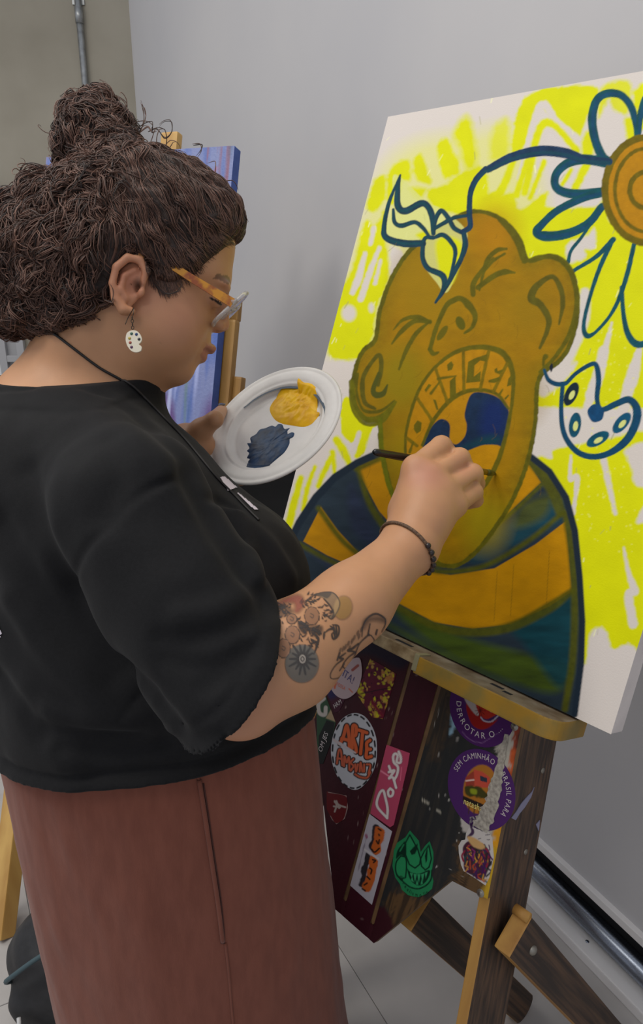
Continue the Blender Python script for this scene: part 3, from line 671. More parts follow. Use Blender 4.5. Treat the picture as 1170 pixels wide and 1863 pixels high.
# shelf: thick rounded front piece, thinner worn end towards the left
M_shelf = mat('ochre_shelf_paint', rgb(146, 110, 26, 1.1), .55, rgb(122, 102, 44, 1.1), 22, bump=.3, mix=(.4, .6))
M_shtop = mat('shelf_top_splats', rgb(150, 138, 118), .5, rgb(96, 76, 52), 26, (1, 1, 1), bump=.3, mix=(.3, .7), detail=8)
def slab(poly, b0, b1, bev): V, F = prism(poly, b0, b1, bev); return V[:, [0, 2, 1]], [f[::-1] for f in F]
arc = [(-.075+.028*math.sin(a), .022+.028*math.cos(a)) for a in np.linspace(0, math.pi/2, 8)]
V, F = slab([(-.279, -.039), (-.279, .050)]+arc+[(-.047, -.039)], -.030, -.003, .0025); two(obj('shelf', cfr(V), F, M_shelf, ez, smooth=False), CU, M_shtop, .8)
V, F = slab([(-.60, -.039), (-.60, .026), (-.277, .036), (-.277, -.039)], -.022, -.003, .002); two(obj('shelf_extension', cfr(V), F, mat('worn_shelf_edge', rgb(150, 132, 100), .6, rgb(104, 84, 54), 40, bump=.3), ez, smooth=False), CU, M_shtop, .8)
V, F = cbox((-.283, -.027, .022), (-.274, -.001, .051), .002); obj('shelf_stop', cfr(V), F, mat('pale_drips', rgb(128, 122, 92), .6), ez, smooth=False)
for x0, x1, z in ((-.345, -.312, .016), (-.17, -.15, .012), (-.145, -.132, .020)):
    V, F = cbox((x0, -.0032, z), (x1, -.0024, z+.008), .0003); obj('paint_dab', cfr(V), F, mat('dab_black', rgb(30, 28, 34), .5), ez, smooth=False)
# rear legs
RD = np.array([.456, .345, -.82]); RD /= np.linalg.norm(RD)
RN = np.cross(RD, HB); RN /= np.linalg.norm(RN)
def rear(P0, t0, w, thk, name):
    """board whose axis runs back and down to the floor, its broad face looking along the canvas"""
    L = P0[2]/-RD[2]; A = P0+RD*t0; Lb = L-t0
    r = w/2; prof = [(-r, 0), (r, 0), (r, Lb-r)]+[(r*math.cos(a), Lb-r+r*.75*math.sin(a)) for a in np.linspace(.2, math.pi-.2, 8)]+[(-r, Lb-r)]
    V, F = prism(prof, -thk/2, thk/2, .003)
    o = obj(name, frame(A, RN, RD, np.cross(RN, RD))(V), F, M_dark, ez, smooth=False, axes=(A, RN, RD, np.cross(RN, RD)))
    two(o, RN, M_bare, .6); o2 = np.cross(RN, RD)
    for p in o.data.polygons:
        if abs(wn(o, p.normal) @ RD) > .6: p.material_index = 1
    return o, A
PF = np.array([.428, 1.150, 0.0])
rear(PF-RD*.60, .0, .062, .026, 'rear_leg')
pn = hit(950, 1713, cfr((-.1445+sl*(-.40)+.006+.014, 0, 0)), CX)
o, A = rear(pn+RD*.0, -.045, .064, .028, 'rear_leg')
side = np.cross(RN, RD); side = side if side @ np.array([0, -1, 0]) > 0 else -side
V, F = lathe([(0, .006), (.005, .005), (.0075, .002), (.008, -.002)], 14)
z_ = side; x_ = np.cross([0, 0, 1], z_); x_ /= np.linalg.norm(x_)
obj('bolt', frame(pn+side*.0142+RD*.012, x_, np.cross(z_, x_), z_)(V), F, M_screw, ez)
dn = RN if RN[2] > 0 else -RN
V, F = tube([A+dn*.028-side*.012-RD*.004, A+dn*.028+side*.012-RD*.004], .008, 14); obj('dowel', V, F, M_bare, ez)

# ------------------------------------------------------------------ lettering and stickers
_gl = {}
def glyph(ch):
    if ch not in _gl:
        c = bpy.data.curves.new('g', 'FONT'); c.body = ch; c.size = 1.0; c.resolution_u = 3; o = bpy.data.objects.new('g', c); COL.objects.link(o)
        dg = bpy.context.evaluated_depsgraph_get(); me = o.evaluated_get(dg).to_mesh()
        V = np.array([v.co[:2] for v in me.vertices]) if len(me.vertices) else np.zeros((0, 2)); F = [tuple(p.vertices) for p in me.polygons]
        w = (V[:, 0].max() if len(V) else .25)
        _gl[ch] = (V, F, w); o.to_mesh_clear(); bpy.data.objects.remove(o); bpy.data.curves.remove(c)
    return _gl[ch]
def text_line(txt, o, ex, ey, size, gap=.06, wide=1.0):
    x, parts = 0, []
    for ch in txt:
        V, F, w = glyph(ch)
        if len(V): parts.append((np.array([o+ex*(x+v[0]*wide)*size+ey*v[1]*size for v in V]), F))
        x += w*wide+gap
    return merge(parts)
def text_arc(txt, c, r, a0, a1, size, inward=False, wide=1.0):
    """letters along a circle, from angle a0 to a1 (clockwise from straight up); inward: feet away from the centre"""
    ws = np.array([glyph(ch)[2]*wide+.08 for ch in txt]); pos = (np.cumsum(ws)-ws/2)/ws.sum(); parts = []
    for ch, p, w in zip(txt, pos, ws):
        V, F, _ = glyph(ch)
        if not len(V): continue
        a = a0+(a1-a0)*p; rad = np.array([math.sin(a), math.cos(a)]); tan = np.array([math.cos(a), -math.sin(a)])
        ex, ey, rr = (tan, rad, r) if not inward else (-tan, -rad, r+size*.72)
        parts.append((np.array([c+rad*rr+ex*((v[0]*wide)-(w-.08)/2)*size+ey*v[1]*size for v in V]), F))
    return merge(parts)
M_ltw = mat('print_white', rgb(178, 170, 168, KP), .4); M_ltb = mat('print_black', rgb(22, 20, 22), .4); M_ltblue = mat('print_blue', rgb(52, 44, 96, KP), .4)
M_lto = mat('print_orange', rgb(190, 96, 60, KP), .4); M_ltg = mat('print_dark_green', rgb(10, 46, 32), .4)
def letters(V2F, parent, m, z=PZ+.0011):
    V, F = V2F; obj('lettering', cfr(np.c_[V, np.full(len(V), z)]), F, m, parent, smooth=False)
SX = lambda x, y: onc(x, y, PZ+.0006)
def circ(c, r, n=48): return [c+r*np.array([math.cos(a), math.sin(a)]) for a in np.linspace(0, 2*np.pi, n, endpoint=False)]
# round stickers on the black plank
cA = SX(874, 1436); rA = np.linalg.norm(SX(872, 1362)-cA)*.99
cB = cA+np.array([SX(876, 1290)[0]-cA[0], 2*rA*.985])
def pB(P):
    e = lambda *a, **k: P.fill(pts(*a, 810, 1250, 6.158), k.pop('c'), soft=1.5, **k)
    e('235,210 300,120 560,120 610,290 560,400 450,470 350,460 280,380', c=(128, 22, 18)); e('220,110 300,100 380,290 340,310 240,180', c=(150, 140, 135)); e('330,120 420,170 560,230 600,300 470,360 380,300', c=(150, 36, 24))
    e('400,330 470,360 600,300 610,340 520,390 420,380', c=(54, 30, 74)); P.stroke(pts('400,340 440,380 520,385 605,310', 810, 1250, 6.158), 2.5, (160, 150, 160)); P.stroke(pts('450,180 500,250 520,270', 810, 1250, 6.158), 5, (120, 110, 105))
    for a in range(10): x, y = 874+9*math.cos(a*.63), 1293+11*math.sin(a*.63); P.stroke([[874, 1293], [x, y]], 1, (70, 10, 12))
    P.stroke(pts('190,500 280,590 400,625 460,600 590,520', 810, 1250, 6.158), 1.2, (110, 80, 120))
o = printed('sticker', None, pB, ez, (62, 26, 78), local=circ(cB, rA), label='round purple sticker with a red figure, half under the shelf')
letters(text_arc('DERROTAR O ...', cB, rA*.62, math.radians(262), math.radians(108), .0125, True), o, M_ltw)
def pA(P):
    k = (810, 1250, 6.158)
    P.ell(874, 1436, 31, 45, (150, 96, 34), ang=.12, soft=2)
    P.fill(pts('230,1010 330,930 330,1110 230,1120', *k), (132, 52, 40), soft=1.5, smooth=False); P.fill(pts('320,920 420,950 500,1010 500,1130 330,1120', *k), (168, 66, 50), soft=1.5, smooth=False); P.fill(pts('390,990 470,1020 470,1070 395,1050', *k), (40, 46, 58), soft=1, smooth=False)
    P.fill(pts('230,1120 330,1110 430,1150 470,1240 320,1230 230,1190', *k), (56, 54, 22), soft=3, wob=3); P.fill(pts('285,1140 350,1150 350,1200 290,1190', *k), (120, 130, 30), soft=3); P.stroke(pts('235,1050 320,1040', *k), 3, (190, 160, 150))
    P.fill(pts('200,1215 440,1320 420,1370 195,1270', *k), (34, 26, 22), soft=1, smooth=False)
    for x in (270, 330, 390): P.stroke(pts('%d,1330 %d,1420' % (x, x-8), *k), 2, (60, 40, 30))
o = printed('sticker', None, pA, ez, (64, 32, 84), local=circ(cA, rA), label='round purple sticker picturing an orange truck')
letters(text_arc('SEM CAMINHÃO O BRASIL PARA', cA, rA*.76, math.radians(-84), math.radians(112), .0118, False, .8), o, M_ltw)
a_, b_ = SX(843, 1462), SX(879, 1478); ex = (b_-a_)/np.linalg.norm(b_-a_); ey = np.array([-ex[1], ex[0]])
letters(text_line('natasha', a_, ex, ey, .0135, .03, .8), o, mat('print_yellow', rgb(200, 190, 110, KP), .4))
def torn(line, w, n, seed):            # ragged outline round a centre line
    L = spline(pts(line), n); r_ = random.Random(seed); up, dn = [], []
    for k, p in enumerate(L):
        t = L[min(k+1, len(L)-1)]-L[max(k-1, 0)]; t = np.array([-t[1], t[0]])/np.linalg.norm(t); h = np.interp(k/(len(L)-1), np.linspace(0, 1, len(w)), w)/2
        up.append(p+t*h*r_.uniform(.75, 1.2)); dn.append(p-t*h*r_.uniform(.75, 1.2))
    return np.array(up+dn[::-1])
tp_ = torn('922,1336 912,1385 902,1430 890,1475 872,1508', [9, 12, 22, 30, 34], 9, 4)
lp_ = [onc(x, y, PZ+.0013) for x, y in tp_]; nn_ = len(lp_)//2
V = np.array([np.r_[(a*(1-f)+b*f), PZ+.0013] for a, b in zip(lp_[:nn_], lp_[::-1][:nn_]) for f in np.linspace(0, 1, 9)]); F = [(i*9+k, i*9+k+1, (i+1)*9+k+1, (i+1)*9+k) for i in range(nn_-1) for k in range(8)]
obj('paint_smear', cfr(V), F, mat('dry_primer', rgb(156, 150, 138, KP), .85, rgb(110, 104, 96, KP), 200, bump=.6, bscale=300, mix=(.35, .75)), ez)
def pT(P):
    k = (800, 1440, 7.3125)
    cs = [(120, 30, 50), (60, 20, 70), (150, 60, 40), (30, 60, 60), (40, 34, 40), (170, 120, 50), (110, 40, 90)]
    P.fill(pts('310,740 390,660 470,740 580,730 640,760 680,880 640,1060 560,1180 440,1120 330,1040 320,880', *k), (62, 30, 44), soft=2)
    for j in range(60):
        x, y = rnd.uniform(320, 660), rnd.uniform(690, 1110); P.stroke(pts('%g,%g %g,%g %g,%g' % (x, y, x+rnd.uniform(-50, 50), y+rnd.uniform(20, 70), x+rnd.uniform(-40, 60), y+rnd.uniform(60, 140)), *k), rnd.uniform(1.5, 4), rnd.choice(cs), soft=1.2)
    P.stroke(pts('430,360 470,400 420,450 440,540 380,600', *k), [4, 6, 5, 6, 4], (60, 40, 66), soft=2, wob=2); P.fill(pts('370,600 470,620 600,720 560,770 460,740 400,680', *k), (176, 140, 90), soft=3)
    for j in range(12): x, y = rnd.uniform(480, 680), rnd.uniform(340, 650); P.stroke(pts('%g,%g %g,%g' % (x, y, x+30, y+rnd.uniform(-30, 30)), *k), 1.6, (90, 86, 88), soft=1)
    P.stroke(pts('690,930 640,1020 690,1060 620,1130', *k), 3, (30, 30, 36), soft=1)
printed('sticker', pts('400,340 450,330 620,480 700,620 720,880 660,1140 610,1250 480,1160 320,1060 285,980 255,820 250,720 290,650 340,640 350,560 390,480', 800, 1440, 7.3125), pT, ez, (172, 166, 160), label='torn white sticker with a tangle of coloured figures')
# green grinning face
def pG(P):
    k = (620, 1470, 5.85); G, D = (34, 120, 74), (8, 38, 26)
    P.fill(pts('735,280 690,350 620,400 585,480 575,640 620,740 720,830 820,860 930,790 970,680 965,600 975,500 940,390 900,440 850,500 800,380', *k), G, soft=1.5, smooth=False)
    P.fill(pts('690,360 640,400 600,460 590,540 640,500 690,510', *k), D, soft=1.5); P.stroke(pts('670,390 630,460', *k), 2, G)
    for s in ('735,285 690,370 690,500 730,600 790,640 840,600 850,540 820,440 735,285', '940,400 890,460 850,540 860,620 900,660 940,630 965,540 940,400', '640,510 590,580 590,690 640,750 690,740', '640,510 690,530 700,620 690,740', '600,720 640,760 720,830 810,860 900,830 960,760 970,660'): P.stroke(pts(s, *k), 2.6, D, smooth=len(s) < 60, soft=1)
    P.fill(pts('735,460 790,400 820,380 815,440 790,490 755,500', *k), D, soft=1, smooth=False); P.fill(pts('895,510 915,440 925,440 920,560 905,590', *k), D, soft=1, smooth=False)
    P.fill(pts('705,640 740,680 830,700 945,660 935,740 880,810 820,825 760,790 730,740', *k), D, soft=1.2)
    for s in ('735,690 755,740 770,695', '775,700 790,790 810,705', '815,705 830,800 850,705', '855,705 870,790 890,695', '895,690 905,750 925,680', '745,770 760,730 778,790', '800,815 812,760 826,818', '850,815 860,760 874,805'): P.fill(pts(s, *k), (44, 130, 84), soft=1, smooth=False)
o = printed('sticker', pts('735,240 690,310 600,370 565,450 550,620 580,740 630,810 650,870 720,930 820,950 900,920 970,860 985,780 965,700 985,560 985,470 945,355 900,400 850,470 830,350', 620, 1470, 5.85), pG, ez, (30, 108, 66), label='green sticker of a grinning face with pointed ears')
cg = SX(*pts('800,700', 620, 1470, 5.85)[0]); letters(text_arc('@realismo.lin', cg, .027, math.radians(238), math.radians(112), .0085, True, .85), o, M_ltg)
# pink script sticker and the orange lettered one on the narrow plank
k2 = (570, 1290, 6.158)
def pD(P):
    for j, (w, c) in enumerate(((6.4, (124, 60, 80)), (4.4, (192, 184, 180)))):
        for s in ('828,1222 715,1085 738,955 782,912 806,985 832,1110 828,1222', '862,890 838,925 850,975 884,968 895,920 862,890', '848,640 872,705', '846,706 908,690 850,775', '850,775 893,770 928,882', '905,800 940,730 948,650 905,600 895,535 915,500 945,520 935,590 975,600 980,540 958,478'): P.stroke(pts(s, *k2), w, c, soft=1.2)
    P.stroke(pts('745,685 845,750', *k2), 2.4, (200, 120, 140)); P.stroke(pts('990,650 975,800', *k2), 1.4, (196, 100, 124))
printed('sticker', pts('820,400 1080,495 1060,620 900,1300 860,1325 640,1170 650,1110', *k2), pD, ez, (158, 62, 86), nr=60, label='pink sticker with white script lettering')
k3 = (620, 1470, 5.85)
def pO(P):
    for s in ('345,190 400,185 420,250 400,330 420,420 380,500 330,460 300,400 330,330', '270,480 320,520 300,600 280,680 270,760 240,850 190,820 220,740 215,660 250,580'): P.fill(pts(s, *k3), (40, 36, 40), soft=2, wob=2)
    for s in ('380,200 460,240 460,330 430,400 430,470 370,500 330,430 350,350 360,280', '320,510 390,550 385,640 370,720 330,860 260,890 220,830 260,760 280,680 300,600'): P.fill(pts(s, *k3), (170, 84, 34), soft=2, wob=2)
    for s in ('400,220 430,240', '380,350 400,380 410,340', '330,440 360,470 410,430', '340,550 370,560 350,580', '310,640 330,660 320,700', '280,730 310,760', '250,820 280,800', '230,860 260,880', '405,280 410,292'): P.stroke(pts(s, *k3), 3, (44, 28, 22), soft=1)
    P.stroke(pts('250,440 400,540', *k3), 4, (176, 172, 172)); P.stroke(pts('275,310 240,440 185,670', *k3), 2.2, (110, 100, 112), wob=1.2, op=.7); P.stroke(pts('270,290 276,310', *k3), 5, (130, 60, 90), op=.8)
printed('sticker', pts('305,65 545,250 330,1030 100,825', *k3), pO, ez, (160, 156, 162), nr=60, label='white sticker with dripping orange lettering')
# oval lettered sticker and its neighbours on the wide plank
def pR(P):
    n = 20
    t = np.linspace(0, 2*np.pi, 200); ex_, ey_ = 455+240*np.cos(t), 475+412*np.sin(t)
    for j in range(n):
        i0 = int(j*10); P.stroke(pts(' '.join('%g,%g' % (ex_[i], ey_[i]) for i in range(i0, i0+6)), *k2)*1.0, 3.2, (24, 22, 26), soft=1, smooth=False)
    S1 = ['300,390 340,300 375,185 400,300 405,420', '320,330 395,350', '435,440 440,320 445,190 480,200 475,290 445,310 475,420 480,480', '510,235 600,265', '555,250 540,400 530,500', '635,350 600,380 600,450 595,540 650,530', '600,450 640,450']
    S2 = ['265,610 285,470 310,470 325,630', '270,550 320,560', '345,640 350,530 375,600 400,540 405,680', '450,560 420,600 450,640 420,690', '470,620 480,700 500,620', '520,700 530,600 550,700', '570,620 570,700', '600,620 640,630 620,720', '470,730 520,760 600,770 640,710']
    for w1, c in ((10.5, (26, 18, 18)), (6.0, (182, 84, 44))):
        for s in S1: P.stroke(pts(s, *k2), w1, c, soft=1.2)
    for w1, c in ((7.5, (26, 18, 18)), (3.6, (170, 82, 56))):
        for s in S2: P.stroke(pts(s, *k2), w1, c, soft=1.2)
    P.stroke(pts('180,310 300,390 470,490', *k2), [2, 6, 3], (170, 160, 160), soft=1.5)
o = printed('sticker', pts('470,45 570,80 650,180 700,310 712,450 700,600 650,740 570,850 480,905 390,880 300,800 240,690 205,560 200,420 230,270 290,150 370,75', *k2), pR, ez, (166, 168, 172), nr=70, smooth_out=True, label='white oval sticker with orange ARTE lettering and a dashed rim')
k1 = (570, 1180, 6.158)
def pY(P):
    for j in range(170):
        x, y = rnd.choice([(820, 320), (540, 480), (800, 560), (690, 690), (630, 160), (850, 300)]); x += rnd.gauss(0, 45); y += rnd.gauss(0, 55)
        P.ell(*pts('%g,%g' % (x, y), *k1)[0], rnd.uniform(1, 3.2), rnd.uniform(1, 4), rnd.choice([(150, 140, 30), (168, 158, 20), (150, 100, 50), (160, 130, 60)]), soft=1.5)
    for j in range(50):
        x, y = rnd.uniform(520, 900), rnd.uniform(220, 740); P.ell(*pts('%g,%g' % (x, y), *k1)[0], rnd.uniform(.8, 1.8), rnd.uniform(.8, 2), (44, 8, 18), soft=1)
    P.stroke(pts('500,515 700,470 890,435', *k1), 1.6, (30, 8, 14)); P.stroke(pts('660,600 720,680 780,760', *k1), 6, (96, 14, 34), soft=4)
printed('sticker', pts('640,110 930,285 860,520 780,790 660,770 480,500 590,230', *k1), pY, ez, (78, 14, 34), label='dark red sticker splattered with yellow')
o = printed('sticker', pts('130,440 300,400 360,560 290,700 240,720', *k1), lambda P: P.fill(pts('130,440 300,420 280,520 180,560', *k1), (30, 22, 66), soft=8), ez, (58, 16, 34), z=PZ+.0006, label='torn purple sticker with white letters')
a_, b_ = SX(*pts('225,640', *k1)[0]), SX(*pts('330,560', *k1)[0]); ex = (b_-a_)/np.linalg.norm(b_-a_); ey = np.array([-ex[1], ex[0]])
letters(text_line('HAM', a_-ey*.006, ex, ey, .012, .05, .8), o, M_ltw)
o = printed('sticker', pts('500,100 540,200 535,330 490,470 400,550 320,560 240,510 190,420 210,330 330,180', *k1), lambda P: (P.stroke(pts('440,240 500,190', *k1), 5, (130, 66, 60)), P.stroke(pts('400,450 440,490', *k1), 2, (170, 90, 60)), P.stroke(pts('250,370 240,440', *k1), 4, (176, 92, 62))), ez, (160, 142, 144), z=PZ+.0016, smooth_out=True, label='pale rounded sticker with purple lettering')
a_, b_ = SX(*pts('325,300', *k1)[0]), SX(*pts('430,385', *k1)[0]); ex = (b_-a_)/np.linalg.norm(b_-a_); ey = np.array([-ex[1], ex[0]])
letters(text_line('VITA!', a_-ex*.010, ex, ey, .019, .05, .8), o, M_ltblue, PZ+.002)
a_, b_ = SX(*pts('260,410', *k1)[0]), SX(*pts('380,480', *k1)[0]); ex = (b_-a_)/np.linalg.norm(b_-a_); ey = np.array([-ex[1], ex[0]])
letters(text_line('FOSSA', a_, ex, ey, .0095, .05, .8), o, M_lto, PZ+.002)
def pGr(P):
    P.stroke(pts('120,560 60,620 70,720 130,740 140,660', *k1), 7, (164, 158, 150), soft=1.5); P.fill(pts('60,980 150,800 240,830 200,1100 130,1300 60,1300', *k1), (20, 22, 20), soft=1.5, smooth=False); P.fill(pts('140,780 200,680 250,820', *k1), (150, 130, 100), soft=2, smooth=False)
o = printed('sticker', pts('30,520 120,440 150,560 250,830 200,1050 110,1290 40,1290 40,900', *k1), pGr, ez, (40, 66, 44), label='green and black sticker beside the oval one')
a_, b_ = SX(*pts('95,490', *k2)[0]), SX(*pts('200,190', *k2)[0]); ex = (b_-a_)/np.linalg.norm(b_-a_); ey = np.array([-ex[1], ex[0]])
letters(text_line('OM JES', a_-ex*.0, ex, ey, .014, .06, .85), o, M_ltw)
def pS(P):
    for s in ('240,1040 300,1080 360,1100', '240,1150 260,1080 240,1030', '230,1090 300,1100', '260,1030 290,1110'): P.stroke(pts(s, *k2), 3, (150, 138, 130), soft=1.5)
    P.stroke(pts('170,930 370,975 380,1110 340,1240 250,1285 190,1200', *k2), 1.8, (140, 122, 116), soft=1)
printed('sticker', pts('150,925 370,970 388,1110 350,1230 260,1290 210,1240 150,1120', *k2), pS, ez, (86, 18, 22), label='small red shield shaped sticker')

# ------------------------------------------------------------------ paper plate used as a palette, brush
pc_ = at(504, 781, 1.08)
e1, e2, fw = np.array([1.0, 0, 0]), np.array([0, ST, CT]), np.array([0, CT, -ST])
maj = .797*e1+.605*e2; mi = -.605*e1+.797*e2
pnrm = -fw*math.cos(math.radians(44))+mi*math.sin(math.radians(44)); pnrm /= np.linalg.norm(pnrm)
px2 = maj-pnrm*np.dot(maj, pnrm); px2 /= np.linalg.norm(px2); py2 = np.cross(pnrm, px2)
pfr = frame(pc_, px2, py2, pnrm)
plate = thing('paper_plate', 'white paper plate with yellow and dark blue paint held as a palette', 'plate', pc_, (px2, py2, pnrm))
RP = .109
prof = [(0, 0), (.03, 0), (.064, 0), (.0672, .0010), (.069, .0006), (.0725, .0032), (.0752, .0075), (.0775, .0105), (.0795, .0118), (.0815, .0112), (.0835, .0128), (.088, .0142), (.094, .0150), (.0985, .0150), (.1005, .0140), (.1025, .0142), (.105, .0156), (RP-.002, .0152), (RP, .0132), (RP-.001, .0116), (.104, .0124), (.086, .0102), (.078, .0062), (.074, .0010), (.066, -.0016), (0, -.0016)]
M_plate = mat('white_pulp', rgb(214, 210, 204, 1.1), .55, rgb(206, 202, 196, 1.1), 30, bump=.06, bscale=200)
V, F = lathe(prof, 96); obj('dish', pfr(V), F, M_plate, plate)
def opl(x, y): p = hit(x, y, pc_, pnrm)-pc_; return np.array([p@px2, p@py2])
def blob(name, s, h, col, col2, seed, op=None):
    poly = spline(np.array([opl(x, y) for x, y in pts(s, 370, 650, 4.18)]), 5, True); c = poly.mean(0); nr = 22; V = []; F = []; nt = len(poly)
    for k in range(nr+1):
        f = k/nr
        for q in poly:
            r = c+(q-c)*f; rr = np.linalg.norm(r); base = 0 if rr < .066 else min(.0105, (rr-.066)**1.0*.85)
            hh = h*(1-f**3)*(.6+.8*fbm(np.array([r[0]*120+seed]), np.array([r[1]*260+seed]), oct=2)[0])+.0004
            if k == nr: hh = .0001
            V.append((r[0], r[1], base+hh))
    for k in range(nr):
        for i in range(nt): F.append((k*nt+i, k*nt+(i+1) % nt, (k+1)*nt+(i+1) % nt, (k+1)*nt+i))
    o = obj(name, pfr(np.array(V)), F, mat(name+'_gloss', col, .42, col2, 60, bump=.15, bscale=160, spec=.3), plate); return o
o = blob('yellow_paint', '505,400 530,340 590,280 640,255 700,258 745,245 755,175 775,185 790,225 860,235 885,270 880,340 865,430 895,435 860,470 820,510 760,530 680,520 600,505 540,470', .0055, rgb(226, 176, 2, 1.15), rgb(205, 150, 0, 1.15), 3)
o['label'] = 'thick ridged yellow paint'
o = blob('blue_paint', '520,520 548,528 570,508 600,512 618,545 658,538 640,562 648,600 668,572 692,578 684,606 658,622 654,660 620,720 570,765 520,808 500,840 470,862 450,888 410,900 380,888 355,878 345,840 338,800 352,775 332,765 348,730 332,712 350,690 334,655 362,650 358,612 400,585 430,550 470,540', .0013, rgb(16, 56, 92, 1.0), rgb(16, 34, 56, 1.0), 9)
o['label'] = 'dark blue paint scraped thin'
lp = spline(np.array([opl(x, y) for x, y in pts('335,420 420,350 520,295 640,258 760,262 870,310 940,410 955,500 930,605', 370, 650, 4.18)]), 10)
V, F = [], []
for i, q in enumerate(lp):
    d = lp[min(i+1, len(lp)-1)]-lp[max(i-1, 0)]; n_ = np.array([-d[1], d[0]])/np.linalg.norm(d); rr = np.linalg.norm(q); base = 0 if rr < .066 else min(.0105, (rr-.066)*.85)
    w = .0021*(.7+.5*math.sin(i*.15)**2)
    V += [(*(q+n_*w), base+.0014), (*(q-n_*w), base+.0014)]
for i in range(len(lp)-1): F.append((2*i, 2*i+1, 2*i+3, 2*i+2))
obj('printed_line', pfr(np.array(V)), F, mat('grey_blue_line', rgb(50, 68, 84), .5), plate)
# brush
bt = cfr((*onc(902, 862), .001)); bb_ = at(680, 822, .90); bd = (bt-bb_)/np.linalg.norm(bt-bb_); bl = np.linalg.norm(bt-bb_)
br = thing('paint_brush', 'thin black handled paint brush touching the canvas', 'brush', bb_)
hp = lambda t: bb_+bd*t
ts = np.array([0, .003, .01, .06, .14, bl-.075, bl-.056]); obj('handle', *tube([hp(t) for t in ts], [.0025, .0042, .0046, .0052, .0058, .0042, .0036], 14), mat('black_lacquer', rgb(20, 20, 22), .25), br)
obj('ferrule', *tube([hp(t) for t in (bl-.058, bl-.05, bl-.03, bl-.026)], [.0038, .0042, .0046, .0044], 14), mat('nickel_ferrule', rgb(170, 165, 130), .3, metal=1), br)
obj('bristles', *tube([hp(t) for t in (bl-.028, bl-.018, bl-.006, bl)], [.0042, .0050, .0036, .0014], 12), mat('olive_wet_bristles', rgb(120, 112, 30), .5, rgb(70, 72, 20), 60), br)
